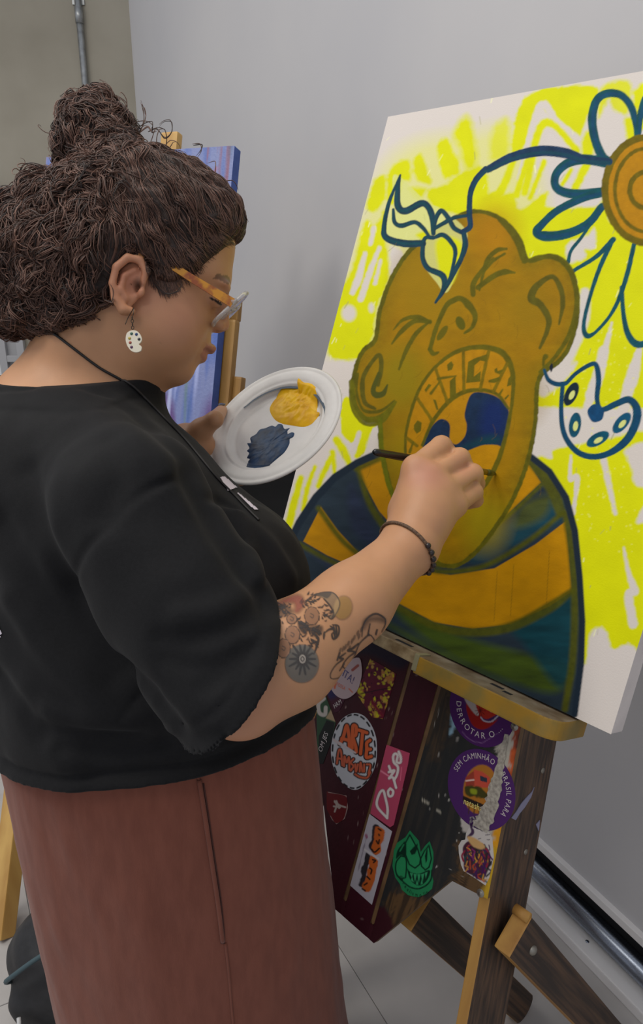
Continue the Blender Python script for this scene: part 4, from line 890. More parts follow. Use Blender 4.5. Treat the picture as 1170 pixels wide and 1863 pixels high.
# ------------------------------------------------------------------ organic shapes: blended distance fields, meshed by surface nets
def smin(a, b, k):
    if k <= 0: return np.minimum(a, b)
    h = np.clip(.5+.5*(b-a)/k, 0, 1); return b*(1-h)+a*h-k*h*(1-h)
class Field:
    def __init__(self, lo, hi, s):
        self.lo = np.array(lo, float); self.s = s; self.n = np.ceil((np.array(hi)-self.lo)/s).astype(int)+1
        self.F = np.full(self.n, .2, np.float32); self.ax = [self.lo[i]+s*np.arange(self.n[i]) for i in range(3)]
    def sub(self, lo, hi):
        a = np.clip(np.floor((np.array(lo)-self.lo)/self.s).astype(int), 0, self.n); b = np.clip(np.ceil((np.array(hi)-self.lo)/self.s).astype(int)+1, 0, self.n)
        if np.any(b <= a): return None, None
        sl = tuple(slice(a[i], b[i]) for i in range(3))
        return sl, np.meshgrid(*[self.ax[i][sl[i]].astype(np.float32) for i in range(3)], indexing='ij')
    def put(self, d, sl, k, op):
        if op == '+': self.F[sl] = smin(self.F[sl], d, k)
        else: self.F[sl] = -smin(-self.F[sl], d, k)      # carve
    def cap(self, A, B, ra, rb, k=.01, op='+', m=.03):   # tapered capsule
        A = np.asarray(A, float); B = np.asarray(B, float); r = max(ra, rb)+m+k
        sl, X = self.sub(np.minimum(A, B)-r, np.maximum(A, B)+r)
        if sl is None: return
        e = B-A; L = e@e+1e-12
        t = np.clip(sum((X[i]-A[i])*e[i] for i in range(3))/L, 0, 1)
        d = np.sqrt(sum((X[i]-A[i]-t*e[i])**2 for i in range(3)))-(ra+(rb-ra)*t)
        self.put(d.astype(np.float32), sl, k, op)
    def chain(self, P, R, k=.01, k2=None, op='+', m=.03):
        for i in range(len(P)-1): self.cap(P[i], P[i+1], R[i], R[i+1], k if i == 0 else (k2 if k2 is not None else .004), op, m)
    def ell(self, c, r, B=None, k=.01, op='+', m=.03):   # ellipsoid, B rows are its axes
        c = np.asarray(c, float); r = np.asarray(r, float); R = r.max()+m+k
        sl, X = self.sub(c-R, c+R)
        if sl is None: return
        D = [X[i]-c[i] for i in range(3)]
        if B is not None: D = [B[j][0]*D[0]+B[j][1]*D[1]+B[j][2]*D[2] for j in range(3)]
        k0 = np.sqrt(sum((D[i]/r[i])**2 for i in range(3))); k1 = np.sqrt(sum((D[i]/r[i]**2)**2 for i in range(3)))
        self.put((k0*(k0-1)/np.maximum(k1, 1e-6)).astype(np.float32), sl, k, op)
    def band(self, w):                                   # indices near the surface
        return np.nonzero(np.abs(self.F) < w)
    def pos(self, I): return [self.ax[i][I[i]] for i in range(3)]
    def all(self): return np.meshgrid(*[a.astype(np.float32) for a in self.ax], indexing='ij')
    def mesh(self):
        F = self.F; S = F < 0; n = self.n
        c = np.zeros(n-1, np.int8); offs = [(i, j, k) for i in (0, 1) for j in (0, 1) for k in (0, 1)]
        for o in offs: c += S[o[0]:n[0]-1+o[0], o[1]:n[1]-1+o[1], o[2]:n[2]-1+o[2]]
        I = np.nonzero((c > 0) & (c < 8)); M = len(I[0]); idx = np.full(n-1, -1, np.int64); idx[I] = np.arange(M)
        val = np.stack([F[I[0]+o[0], I[1]+o[1], I[2]+o[2]] for o in offs], 1)
        acc = np.zeros((M, 3)); cnt = np.zeros(M); O = np.array(offs)
        for a in range(8):
            for b in range(a+1, 8):
                if np.abs(O[a]-O[b]).sum() != 1: continue
                va, vb = val[:, a], val[:, b]; m = (va < 0) != (vb < 0); t = va[m]/(va[m]-vb[m])
                acc[m] += O[a]+t[:, None]*(O[b]-O[a]); cnt[m] += 1
        V = self.lo+self.s*(np.stack(I, 1)+acc/cnt[:, None])
        faces = []
        for ax in range(3):
            b_, c_ = (ax+1) % 3, (ax+2) % 3
            sl0 = [slice(None)]*3; sl1 = [slice(None)]*3; sl0[ax] = slice(0, -1); sl1[ax] = slice(1, None)
            A, Bv = S[tuple(sl0)], S[tuple(sl1)]; E = np.nonzero(A != Bv); E = np.stack(E, 1)
            ok = (E[:, b_] > 0) & (E[:, c_] > 0) & (E[:, b_] < n[b_]-1) & (E[:, c_] < n[c_]-1); E = E[ok]
            flip = A[tuple(E.T)]
            def cell(db, dc): q = E.copy(); q[:, b_] -= db; q[:, c_] -= dc; return idx[tuple(q.T)]
            Q = np.stack([cell(1, 1), cell(0, 1), cell(0, 0), cell(1, 0)], 1)
            Q[~flip] = Q[~flip][:, ::-1]; faces.append(Q)
        Fq = np.vstack(faces); return V, Fq[(Fq >= 0).all(1)]
def relax(V, F, it=2, lam=.5):
    n = len(V); E = np.vstack([F[:, [0, 1]], F[:, [1, 2]], F[:, [2, 3]], F[:, [3, 0]]])
    deg = np.bincount(E.ravel(), minlength=n)[:, None]
    for _ in range(it):
        A = np.zeros_like(V)
        for d in range(3): A[:, d] = np.bincount(E[:, 0], V[E[:, 1], d], n)+np.bincount(E[:, 1], V[E[:, 0], d], n)
        V = V*(1-lam)+lam*A/np.maximum(deg, 1)
    return V
def joinm(parts):
    Vs, Fs, k = [], [], 0
    for V, F in parts: Vs.append(V); Fs.append(F+k); k += len(V)
    return np.vstack(Vs), np.vstack(Fs)

# ------------------------------------------------------------------ the painter: frames and joints
E1, E2, FW = np.array([1.0, 0, 0]), np.array([0, ST, CT]), np.array([0, CT, -ST])
pit, yaw = math.radians(20), math.radians(14)
f0 = math.cos(pit)*E1-math.sin(pit)*E2; HU = math.sin(pit)*E1+math.cos(pit)*E2
HF = math.cos(yaw)*f0+math.sin(yaw)*FW; HL = math.cos(yaw)*FW-math.sin(yaw)*f0
HO = at(242, 520, .86)+.073*HL
HBAS = np.array([HF, HU, HL])
hd = lambda f, u, l=0.0: HO+HF*f+HU*u+HL*l
neck_b = np.array([-.325, .965, 1.325])
SR = at(235, 925, .80); SL = np.array([-.385, 1.075, 1.25])
EL = at(442, 1248, .748); WR = at(747, 992, .885)
ELL = np.array([-.30, 1.20, 1.05]); WL = at(338, 812, 1.105)
GR = at(790, 842, .986)
ad = SR*0
def body_prims(D):
    """all of the painter's skin, into one field"""
    H = lambda c, r, k=.012, op='+': D.ell(hd(*c), r, HBAS, k, op)
    H((-.005, .060, 0), (.098, .085, .076)); H((.030, .085, 0), (.068, .075, .066), .02); H((.068, .056, 0), (.035, .024, .054), .02)
    H((.034, .000, 0), (.068, .070, .063), .02)
    for s in (-1, 1): H((.044, -.022, s*.036), (.050, .048, .036), .02)
    H((.034, -.045, 0), (.060, .049, .058), .02); H((.076, -.062, 0), (.023, .022, .026), .015); H((.030, -.068, 0), (.045, .028, .045), .02)
    H((.086, -.026, 0), (.022, .024, .027), .012)
    for s in (-1, 1):
        H((.104, .032, s*.031), (.016, .014, .022), .010, '-'); H((.090, .032, s*.031), (.0135, .012, .016), .004)
        H((.098, .0505, s*.030), (.008, .006, .022), .010)
    D.chain([hd(.099, .046), hd(.106, .030), hd(.1125, .0125)], [.0065, .0078, .0095], .010, .006)
    for s in (-1, 1): D.ell(hd(.1065, .0075, s*.0105), (.010, .0075, .0075), HBAS, .006); D.ell(hd(.110, .0015, s*.0065), (.0045, .002, .0025), HBAS, .002, '-')
    D.chain([hd(.1055, -.024, -.020), hd(.1105, -.0228, -.008), hd(.1105, -.0235, 0), hd(.1105, -.0228, .008), hd(.1055, -.024, .020)], [.0028, .0048, .0044, .0048, .0028], .004, .003)
    D.chain([hd(.099, -.033, -.018), hd(.103, -.0375, -.007), hd(.103, -.0375, .007), hd(.099, -.033, .018)], [.0028, .0055, .0055, .0028], .004, .003)
    D.chain([hd(.100, -.0305, -.022), hd(.1125, -.0310, -.006), hd(.1125, -.0310, .006), hd(.100, -.0305, .022)], [.0012, .0016, .0016, .0012], .003, .001, '-')
    for s in (-1, 1):                                     # ears
        g = lambda f, u, o=0: hd(f, u-.005, s*(.0735+o))
        D.ell(g(-.004, .004, .001), (.016, .029, .006), HBAS, .004)
        D.chain([g(.010, .010, .006), g(.009, .024, .009), g(-.002, .0335, .010), g(-.015, .0300, .011), g(-.0225, .015, .012), g(-.021, -.003, .011), g(-.012, -.018, .009), g(.000, -.026, .007), g(.008, -.024, .005)], [.0035, .0042, .0046, .0048, .0048, .0044, .0050, .0062, .0052], .003, .002)
        D.chain([g(-.003, .022, .006), g(-.0125, .010, .0085), g(-.011, -.006, .0080), g(-.002, -.013, .006)], [.0028, .0038, .0042, .0042], .003, .002)
        D.ell(g(.003, .002, .009), (.0085, .0095, .008), HBAS, .003, '-'); D.ell(g(.006, .003, .004), (.0038, .0042, .008), HBAS, .002, '-')
        D.ell(g(.0115, .0005, .005), (.0042, .0065, .0048), HBAS, .003)
        D.chain([g(-.010, .022, .010), g(-.0165, .012, .011), g(-.0155, -.003, .010)], [.0016, .0018, .0014], .002, .002, '-')
    D.cap(hd(-.020, .0, 0), neck_b, .062, .078, .02); D.cap(hd(.005, -.035, 0), neck_b+np.array([.055, -.01, -.01]), .050, .060, .02)
    for S in (SR, SL): D.cap(neck_b+np.array([0, 0, -.02]), S+np.array([0, 0, .0]), .062, .052, .04)
    D.ell((-.35, .955, 1.25), (.125, .17, .11), None, .04); D.ell((-.28, .91, 1.19), (.14, .17, .13), None, .04)
    D.ell((-.235, .885, 1.03), (.185, .165, .19), None, .05); D.ell((-.21, .865, .86), (.185, .155, .16), None, .05)
    D.ell((-.11, .87, 1.11), (.075, .11, .075), None, .04)
    # right arm
    D.cap(SR, EL, .056, .045, .03)
    D.cap(EL, at(520, 1195, .775), .0455, .0525, .02); D.cap(at(520, 1195, .775), at(640, 1098, .830), .0530, .0420, .02)
    D.cap(at(640, 1098, .830), WR, .0420, .0300, .02); D.cap(at(432, 1276, .742), EL, .031, .038, .02)
    # right hand: back of the hand, four curled fingers, thumb tucked behind
    mcp = [at(757, 852, .918), at(786, 866, .912), at(812, 890, .912), at(828, 918, .916)]
    pip = [at(803, 812, .948), at(836, 834, .944), at(860, 862, .942), at(862, 895, .940)]
    dip = [at(826, 838, .982), at(851, 858, .978), at(868, 880, .972), at(866, 910, .962)]
    tip = [at(812, 856, .996), at(836, 872, .992), at(852, 890, .986), at(850, 916, .976)]
    rr = [(.0150, .0138, .0115, .0100), (.0148, .0138, .0115, .0100), (.0142, .0132, .0108, .0095), (.0130, .0118, .0098, .0086)]
    D.cap(WR, at(772, 935, .905), .029, .034, .02); D.cap(WR+FW*.01, at(760, 890, .930), .028, .026, .02)
    for m_, r_ in zip(mcp, rr): D.cap(at(768, 948, .900), m_, .026, r_[0]+.001, .016)
    D.cap(mcp[0], mcp[3], .014, .013, .012)
    for i in range(4):
        D.cap(mcp[i], pip[i], rr[i][0], rr[i][1], .0024); D.cap(pip[i], dip[i], rr[i][1], rr[i][2], .003); D.cap(dip[i], tip[i], rr[i][2], rr[i][3], .002)
    D.cap(at(733, 930, .925), at(752, 880, .962), .018, .0145, .012); D.cap(at(752, 880, .962), at(780, 858, .992), .0145, .011, .004); D.cap(at(780, 858, .992), at(802, 852, 1.004), .011, .0088, .003)
    for a, b in ((0, 1), (1, 2), (2, 3)):                 # clefts between the fingers
        q0 = (mcp[a]+mcp[b])*.5*.45+(pip[a]+pip[b])*.5*.55; q1 = (pip[a]+pip[b])/2
        D.cap(q0-FW*.0142, q1-FW*.0112, .0016, .0034, .0018, '-', .012)
    # left arm and the hand that holds the plate
    D.cap(SL, ELL, .058, .050, .03); D.cap(ELL, WL, .048, .030, .02)
    th = [at(346, 806, 1.098), at(366, 782, 1.080), at(391, 763, 1.066), plate_pt(409, 753)+pnrm*.0085]
    D.cap(WL, at(362, 815, 1.10), .029, .025, .02); D.cap(th[0], th[1], .022, .0165, .012); D.cap(th[1], th[2], .0160, .0122, .006); D.cap(th[2], th[3], .0122, .0088, .004)
    for i, (x0, y0, x1, y1) in enumerate(((400, 800, 445, 770), (398, 822, 452, 800), (394, 842, 446, 832), (388, 862, 430, 862))):
        a = at(368, 812+i*10, 1.112); b = under(x0, y0, .014); c = under(x1, y1, .0135); e = under(x1+16, y1-6, .0125)
        D.cap(a, b, .0125, .0105, .008); D.cap(b, c, .0105, .0092, .003); D.cap(c, e, .0092, .0078, .003)
    # legs and feet, under the skirt
    for hx, hy, fx, fy in ((-.20, .79, -.20, .80), (-.235, .95, -.16, .93)):
        D.cap((hx, hy, .80), (hx+.02, hy, .46), .095, .062, .05); D.cap((hx+.02, hy, .46), (fx, fy, .09), .060, .036, .02); D.cap((fx-.03, fy, .045), (fx+.15, fy+.04, .034), .042, .032, .02)
def under(x, y, z): return hit(x, y, pc_, pnrm)-pnrm*z
def plate_pt(x, y): return hit(x, y, pc_+pnrm*.012, pnrm)
reg = []
for lo, hi, s in (((-.46, .80, 1.30), (-.06, 1.12, 1.66), .0021), ((-.15, .56, .98), (.36, 1.06, 1.36), .0027), ((-.29, 1.00, 1.13), (-.05, 1.22, 1.36), .0027)):
    D = Field(lo, hi, s); body_prims(D); V, F = D.mesh(); V = relax(V, F, 2, .45); reg.append((V, F))
D = Field((-.56, .52, -.02), (.05, 1.34, 1.42), .010); body_prims(D)
X = D.all(); hid = D.F
V, F = D.mesh()
keep = ~((V[:, 2] > 1.345) | ((V[:, 0] > -.10) & (V[:, 2] > 1.03)) | ((V[:, 0] > -.24) & (V[:, 1] > 1.04) & (V[:, 2] > 1.17)) | ((V[:, 2] > 1.30) & (V[:, 1] > .85) & (V[:, 0] > -.40)))
F = F[keep[F].all(1)]
reg.append((V-0.0, F))
BV, BF = joinm(reg)
# skin colour: warmer ears, knuckles, lips; brows; small moles
SK = lin((187, 138, 101))
loc_ = (BV-HO) @ HBAS.T
col = np.tile(SK, (len(BV), 1)); nz = fbm(BV[:, 0]*60, BV[:, 1]*60, BV[:, 2]*60, oct=3)[:, None]; col = col*(.93+.14*nz)
def tint(c, r, colr, w):
    global col
    d = np.linalg.norm((BV-np.asarray(c))/np.asarray(r), axis=1); a = (np.clip(1-d, 0, 1)**.7*w)[:, None]; col = col*(1-a)+lin(colr)*a
for s in (-1, 1): tint(hd(-.006, .004, s*.080), (.045, .05, .045), (190, 120, 98), .65); tint(hd(.006, .003, s*.076), (.008, .008, .010), (40, 22, 16), .98)  # warm ear tone, then the ear canal's shade painted into the skin colour
tint(hd(.112, .010), (.02, .02, .02), (180, 116, 98), .5); tint(hd(.060, -.010, -.066), (.05, .05, .05), (178, 118, 98), .45)
tint(at(775, 870, .90), (.03, .03, .03), (186, 122, 108), .6); tint(at(840, 850, .925), (.02, .02, .02), (186, 126, 110), .4); tint(at(440, 1300, .72), (.06, .06, .06), (190, 132, 110), .5)
lips = (np.abs(loc_[:, 1]+.031) < .0135-.25*np.abs(loc_[:, 2])) & (loc_[:, 0] > .0965) & (np.abs(loc_[:, 2]) < .024)
col[lips] = col[lips]*.45+lin((158, 88, 76))*.55
brow = (np.abs(loc_[:, 1]-(.0525+.008*np.sin(np.clip((np.abs(loc_[:, 2])-.012)/.04, 0, 1)*3.1))) < .0034) & (np.abs(loc_[:, 2]) > .012) & (np.abs(loc_[:, 2]) < .052) & (loc_[:, 0] > .07)
col[brow] = col[brow]*.35+lin((52, 38, 30))*.65
lash = (np.abs(loc_[:, 1]-.0275) < .0014) & (np.abs(np.abs(loc_[:, 2])-.031) < .016) & (loc_[:, 0] > .085); col[lash] = lin((30, 22, 20))
for c in (at(285, 604, .86), hd(.05, -.05, -.07), at(118, 612, .92), at(660, 1134, .79), at(590, 1180, .75)): tint(c, (.0035, .0035, .0035), (70, 44, 36), .9)
base_p = np.array([-.19, .86, 0])
pers = thing('person', 'painter in a black t-shirt and rust skirt, curly hair in a bun, brushing the canvas', 'person', base_p)
M_skin = mat('skin', vcol=True, rough=.48, spec=.35, bump=.05, bscale=700, sss=.12)
body_o = obj('body', BV, BF, M_skin, pers, colors=col)
skin_bvh = BVHTree.FromPolygons([tuple(v) for v in BV], [tuple(int(i) for i in f) for f in BF])
# ------------------------------------------------------------------ clothes
def ray_hit(bvh, x, y, off=0.0):
    d = at(x, y, 1.0)-CAM; d /= np.linalg.norm(d)
    l, n, i, t = bvh.ray_cast(Vector(CAM), Vector(d))
    if l is None: return None
    n = np.array(n); n = n if n @ d < 0 else -n
    return np.array(l)+n*off
def bvh_of(V, F): return BVHTree.FromPolygons([tuple(v) for v in V], [tuple(int(i) for i in f) for f in F])
OPC = at(408, 1212, .757); CUTN = .9*(.74*E1-.67*E2)+.44*FW; CUTN /= np.linalg.norm(CUTN); sax = OPC-SR; SLEN = np.linalg.norm(sax); sax /= SLEN
OPL = SL*.30+ELL*.70+np.array([.0, .0, .0]); sal = OPL-SL; SLL = np.linalg.norm(sal); sal /= SLL
def shirt_field(s, creases=()):
    D = Field((-.60, .50, .84), (.05, 1.32, 1.41), s)
    D.ell((-.355, .955, 1.245), (.140, .185, .125), None, .04); D.ell((-.28, .91, 1.19), (.152, .185, .140), None, .04)
    D.ell((-.235, .882, 1.06), (.205, .185, .20), None, .05); D.ell((-.105, .868, 1.115), (.085, .125, .082), None, .04)
    D.cap((-.222, .864, .99), (-.220, .862, .86), .176, .180, .04); D.ell((-.222, .862, .93), (.212, .180, .16), None, .04)
    D.cap(hd(-.020, 0, 0), neck_b, .062, .083, .02); D.cap(hd(.005, -.035, 0), neck_b+np.array([.055, -.01, -.01]), .053, .065, .02)
    for S in (SR, SL): D.cap(neck_b+np.array([0, 0, -.03]), S, .072, .082, .045)
    D.cap(SL, OPL+sal*.05, .082, .070, .03)
    # right sleeve: cut at its opening and hollowed after the cloth is creased
    Q = Field((-.60, .50, .84), (.05, 1.32, 1.41), s); Q.cap(SR, OPC+sax*.11, .087, .0810, .0)
    X = Q.all(); cut = sum((X[i]-OPC[i])*CUTN[i] for i in range(3)).astype(np.float32)
    cutl = sum((X[i]-OPL[i])*sal[i] for i in range(3)).astype(np.float32)
    D.F = np.where((X[1] > 1.08), np.maximum(D.F, cutl), D.F)
    I = np.nonzero((np.abs(D.F) < .024) | (np.abs(Q.F) < .024)); P = np.stack(D.pos(I), 1); d = np.zeros(len(P))
    n1 = fbm(P[:, 0]*13, P[:, 1]*13, P[:, 2]*9, oct=2)-.5; n2 = fbm(P[:, 0]*30+5, P[:, 1]*30, P[:, 2]*22, oct=2)-.5
    d += .012*n1+.004*n2
    hz = P[:, 2]-(.911+.09*(P[:, 0]+.222)-.2*(P[:, 1]-.86))
    d += .006*np.exp(-((hz-.018)/.006)**2)-.004*np.exp(-(hz/.010)**2)              # hem stitched under
    d += .010*np.sin(P[:, 0]*34+P[:, 1]*22+3*n1)*np.exp(-((hz-.05)/.035)**2)*.5      # cloth gathering above it
    cz_ = 1.358+.03*(P[:, 0]+.33)-P[:, 2]; d += .0022*np.exp(-((cz_-.020)/.003)**2)
    sc = OPC-P; q = (sc @ CUTN); d += np.where(np.linalg.norm(sc, axis=1) < .14, .0025*np.exp(-((q-.022)/.003)**2), 0)
    for L, amp, w in creases:
        LA = np.array(L); lo_, hi_ = LA.min(0)-3*w, LA.max(0)+3*w
        J = np.nonzero((P[:, 0] > lo_[0]) & (P[:, 0] < hi_[0]) & (P[:, 1] > lo_[1]) & (P[:, 1] < hi_[1]) & (P[:, 2] > lo_[2]) & (P[:, 2] < hi_[2]))[0]
        Pj = P[J]; dd = np.full(len(J), 1.0)
        for a, b in zip(L[:-1], L[1:]):
            e = b-a; t = np.clip(((Pj-a) @ e)/(e @ e+1e-9), 0, 1); dd = np.minimum(dd, np.linalg.norm(Pj-a-t[:, None]*e, axis=1))
        d[J] += amp*np.exp(-(dd/w)**2)
    d = d.astype(np.float32); D.F[I] += d; Q.F[I] += d
    inner = Q.F+.0105
    Qc = np.maximum(Q.F, cut); Qc = np.where(cut > -.055, np.maximum(Qc, -inner), Qc)
    kk = np.clip(.040+cut*.45, .004, .045); h_ = np.clip(.5+.5*(Qc-D.F)/kk, 0, 1); D.F = D.F*h_+Qc*(1-h_)-kk*h_*(1-h_)
    zh = .911+.09*(X[0]+.222)-.2*(X[1]-.86)              # hem and collar
    D.F = np.maximum(D.F, (zh-X[2]).astype(np.float32)); D.F = np.maximum(D.F, (X[2]-1.358-.03*(X[0]+.33)).astype(np.float32))
    return D
V0, F0 = shirt_field(.009).mesh(); sb0 = bvh_of(V0, F0)
cre = []
for s, amp, w in (('345,868 300,878 240,910 190,960 152,1005 137,1045 133,1078', .0050, .0036), ('133,1078 150,1125 190,1180 230,1218 275,1265 318,1322', .016, .012),
                  ('345,868 390,950 440,1030 482,1092', .015, .014), ('430,935 458,1010 470,1050', -.008, .012), ('372,903 400,912 430,928', .008, .005),
                  ('290,1165 350,1168 420,1145 475,1108', .0055, .010), ('300,1200 380,1215 450,1180', .005, .010), ('330,1120 400,1105 460,1070', -.005, .012), ('370,1250 420,1220 455,1185', .0055, .009),
                  ('50,860 70,940 100,1020 135,1075', .008, .016), ('0,960 60,1060 130,1150 200,1230', .008, .018), ('20,1090 90,1190 180,1280 260,1330', -.008, .016), ('0,1230 40,1290 70,1340', .007, .012),
                  ('80,1330 160,1342 260,1335', .009, .010), ('110,1362 200,1368 290,1352', .008, .008), ('300,1350 380,1345 470,1318', .007, .009), ('90,1290 180,1310 260,1300', -.006, .012),
                  ('0,708 60,705 110,692', .005, .006), ('120,695 150,705 200,720', .004, .006), ('180,760 240,800 300,850', -.006, .02), ('230,740 300,800 350,850', .006, .014), ('460,960 500,1000 530,1050', -.006, .012), ('205,800 215,870 190,940', .006, .016)):
    L = [ray_hit(sb0, x, y) for x, y in spline(pts(s), 4)]; L = [q for q in L if q is not None]
    if len(L) > 1: cre.append((L, amp, w))
SV, SF = shirt_field(.0029, cre).mesh(); SV = relax(SV, SF, 4, .5)
M_shirt = mat('black_cotton', rgb(14, 14, 16), .85, rgb(18, 18, 20), 300, sheen=.03, bump=.12, bscale=900, spec=.25)
shirt = obj('t_shirt', SV, SF, M_shirt, pers); shirt['label'] = 'loose black t-shirt'
shirt_bvh = bvh_of(SV, SF)
def decal(name, polys, bvh, m, parent, step=1.6, off=.0007):
    Vs, Fs = [], []
    for poly in polys:
        x0, y0 = poly.min(0); x1, y1 = poly.max(0); nx, ny = int((x1-x0)/step)+2, int((y1-y0)/step)+2
        gx, gy = np.meshgrid(np.linspace(x0, x1, nx), np.linspace(y0, y1, ny)); idm = {}
        P = Paint(gx, gy, (0, 0, 0), 0); P.fill(poly, (255, 255, 255), soft=.01, smooth=False); ins = P.A.reshape(gx.shape) > .5
        for j in range(ny):
            for i in range(nx):
                if ins[j, i]:
                    q = ray_hit(bvh, gx[j, i], gy[j, i], off)
                    if q is not None: idm[(j, i)] = len(Vs); Vs.append(q)
        for (j, i), a in list(idm.items()):
            f = [idm.get(k) for k in ((j, i), (j, i+1), (j+1, i+1), (j+1, i))]
            if None not in f: Fs.append(tuple(f))
    if Fs: return obj(name, np.array(Vs), Fs, m, parent)
M_wprint = mat('white_print', rgb(205, 196, 205), .7)
decal('chest_print', [pts(s, 320, 700, 4.875) for s in ('380,822 430,812 545,915 455,950', '520,950 560,965 640,1030 745,1120 690,1118 600,1035', '700,1110 760,1130 800,1180 740,1125')], shirt_bvh, M_wprint, shirt, 1.4, .0012)
decal('back_print', [pts('-30,1120 -8,1120 -2,1136 6,1152 4,1155 -30,1155'), pts('-30,1157 3,1156 4,1159 -30,1160')], shirt_bvh, M_wprint, shirt, 1.2, .0012)
# skirt
nz_, na = 150, 220; zz = np.linspace(.985, .13, nz_); Vk = []
for z in zz:
    cx = np.interp(z, [.13, .344, .6, .9], [-.172, -.184, -.199, -.217]); hx = np.interp(z, [.13, .344, .6, .9, .985], [.232, .224, .2165, .2085, .196]); hy = np.interp(z, [.13, .344, .9, .985], [.180, .182, .172, .160]); cy = np.interp(z, [.13, .9], [.868, .862])
    a = np.linspace(0, 2*np.pi, na, endpoint=False); ca, sa = np.cos(a), np.sin(a)
    fall = np.clip((.96-z)/.7, 0, 1)
    n = (fbm(ca*2.2+5, sa*2.2+5, np.full(na, z*1.1), oct=2)-.5)*.046*fall+(fbm(ca*5+1, sa*5+2, np.full(na, z*7), oct=3)-.5)*.009
    r = 1+n/.2+.006*np.sin(7*a+2+z*3)*fall
    Vk.append(np.c_[cx+hx*ca*r, cy+hy*sa*r, np.full(na, z)])
Vk = np.vstack(Vk); i = np.arange((nz_-1)*na); j = (i//na)*na+(i+1) % na
Fk = np.c_[i, i+na, j+na, j]
Vin = Vk.copy(); c_ = np.repeat([[-.2, .865, 0]], len(Vk), 0); c_[:, 2] = Vk[:, 2]; Vin = Vk+(c_-Vk)*.012
Fin = Fk[:, ::-1]+len(Vk); last = (nz_-1)*na+np.arange(na); nl = (nz_-1)*na+(np.arange(na)+1) % na
Frim = np.c_[last, nl+0, nl+len(Vk), last+len(Vk)][:, ::-1]
M_skirt = mat('rust_cotton', rgb(124, 73, 58), .85, rgb(116, 67, 53), 90, (1, 1, .25), sheen=.1, bump=.12, bscale=800, spec=.2)
skirt = obj('skirt', np.vstack([Vk, Vin]), np.vstack([Fk, Fin, Frim]), M_skirt, pers); skirt['label'] = 'long rust brown skirt with a side pocket'
skirt_bvh = bvh_of(Vk, Fk)
def strip(name, px_line, wpx, bvh, m, parent, r=.0012, flat=None):
    L = [ray_hit(bvh, x, y, r*.4) for x, y in spline(np.asarray(px_line), 10)]; L = [q for q in L if q is not None]
    return obj(name, *tube(np.array(L), r, 8), m, parent)
strip('pocket_edge_and_shade', pts('362,1418 372,1480 384,1560 396,1640 405,1712'), 3, skirt_bvh, M_skirt, skirt, .0028)
strip('pocket_edge_and_shade', pts('370,1425 380,1490 391,1565 402,1640 408,1708 402,1716'), 3, skirt_bvh, mat('rust_shadow_seam', rgb(70, 38, 32), .9), skirt, .0010)  # dark strip painting in the shade of the pocket slit
strip('side_seam', pts('410,1715 416,1770 421,1830 424,1863 428,1940'), 3, skirt_bvh, M_skirt, skirt, .0016)
strip('side_seam', pts('352,1392 362,1418'), 3, skirt_bvh, M_skirt, skirt, .0016)

# ------------------------------------------------------------------ tattoos: ink lying on the skin of the forearm
def ink(name, x0, y0, x1, y1, step, painter, label):
    nx, ny = int((x1-x0)/step), int((y1-y0)/step); gx, gy = np.meshgrid(np.linspace(x0, x1, nx), np.linspace(y0, y1, ny))
    P = Paint(gx, gy, (60, 56, 56), 0); painter(P)
    need = (P.A.reshape(gx.shape) > .01); 
    for _ in range(5): need = need | np.roll(need, 1, 0) | np.roll(need, -1, 0) | np.roll(need, 1, 1) | np.roll(need, -1, 1)
    idm = np.full(gx.shape, -1); Vs = []
    for j, i in zip(*np.nonzero(need)):
        q = ray_hit(skin_bvh, gx[j, i], gy[j, i], .0005)
        if q is not None and q[1] < 1.0 and q[0] > -.16: idm[j, i] = len(Vs); Vs.append(q)
    a = np.stack([idm[:-1, :-1], idm[:-1, 1:], idm[1:, 1:], idm[1:, :-1]], -1).reshape(-1, 4); a = a[(a >= 0).all(1)]
    Vs = np.array(Vs); ed = np.linalg.norm(Vs[a[:, 0]]-Vs[a[:, 2]], axis=1) < .012; a = a[ed]
    sel = idm.ravel(); m_ = sel >= 0; C = np.zeros((len(Vs), 4)); C[sel[m_], :3] = P.C[m_]; C[sel[m_], 3] = P.A[m_]
    o = obj(name, Vs, a, mat('tattoo_ink', vcol=True, alpha=True, rough=.5, spec=.3), pers, colors=C); o['label'] = label
k9 = (470, 1060, 4.68)
DKI = (66, 60, 58)
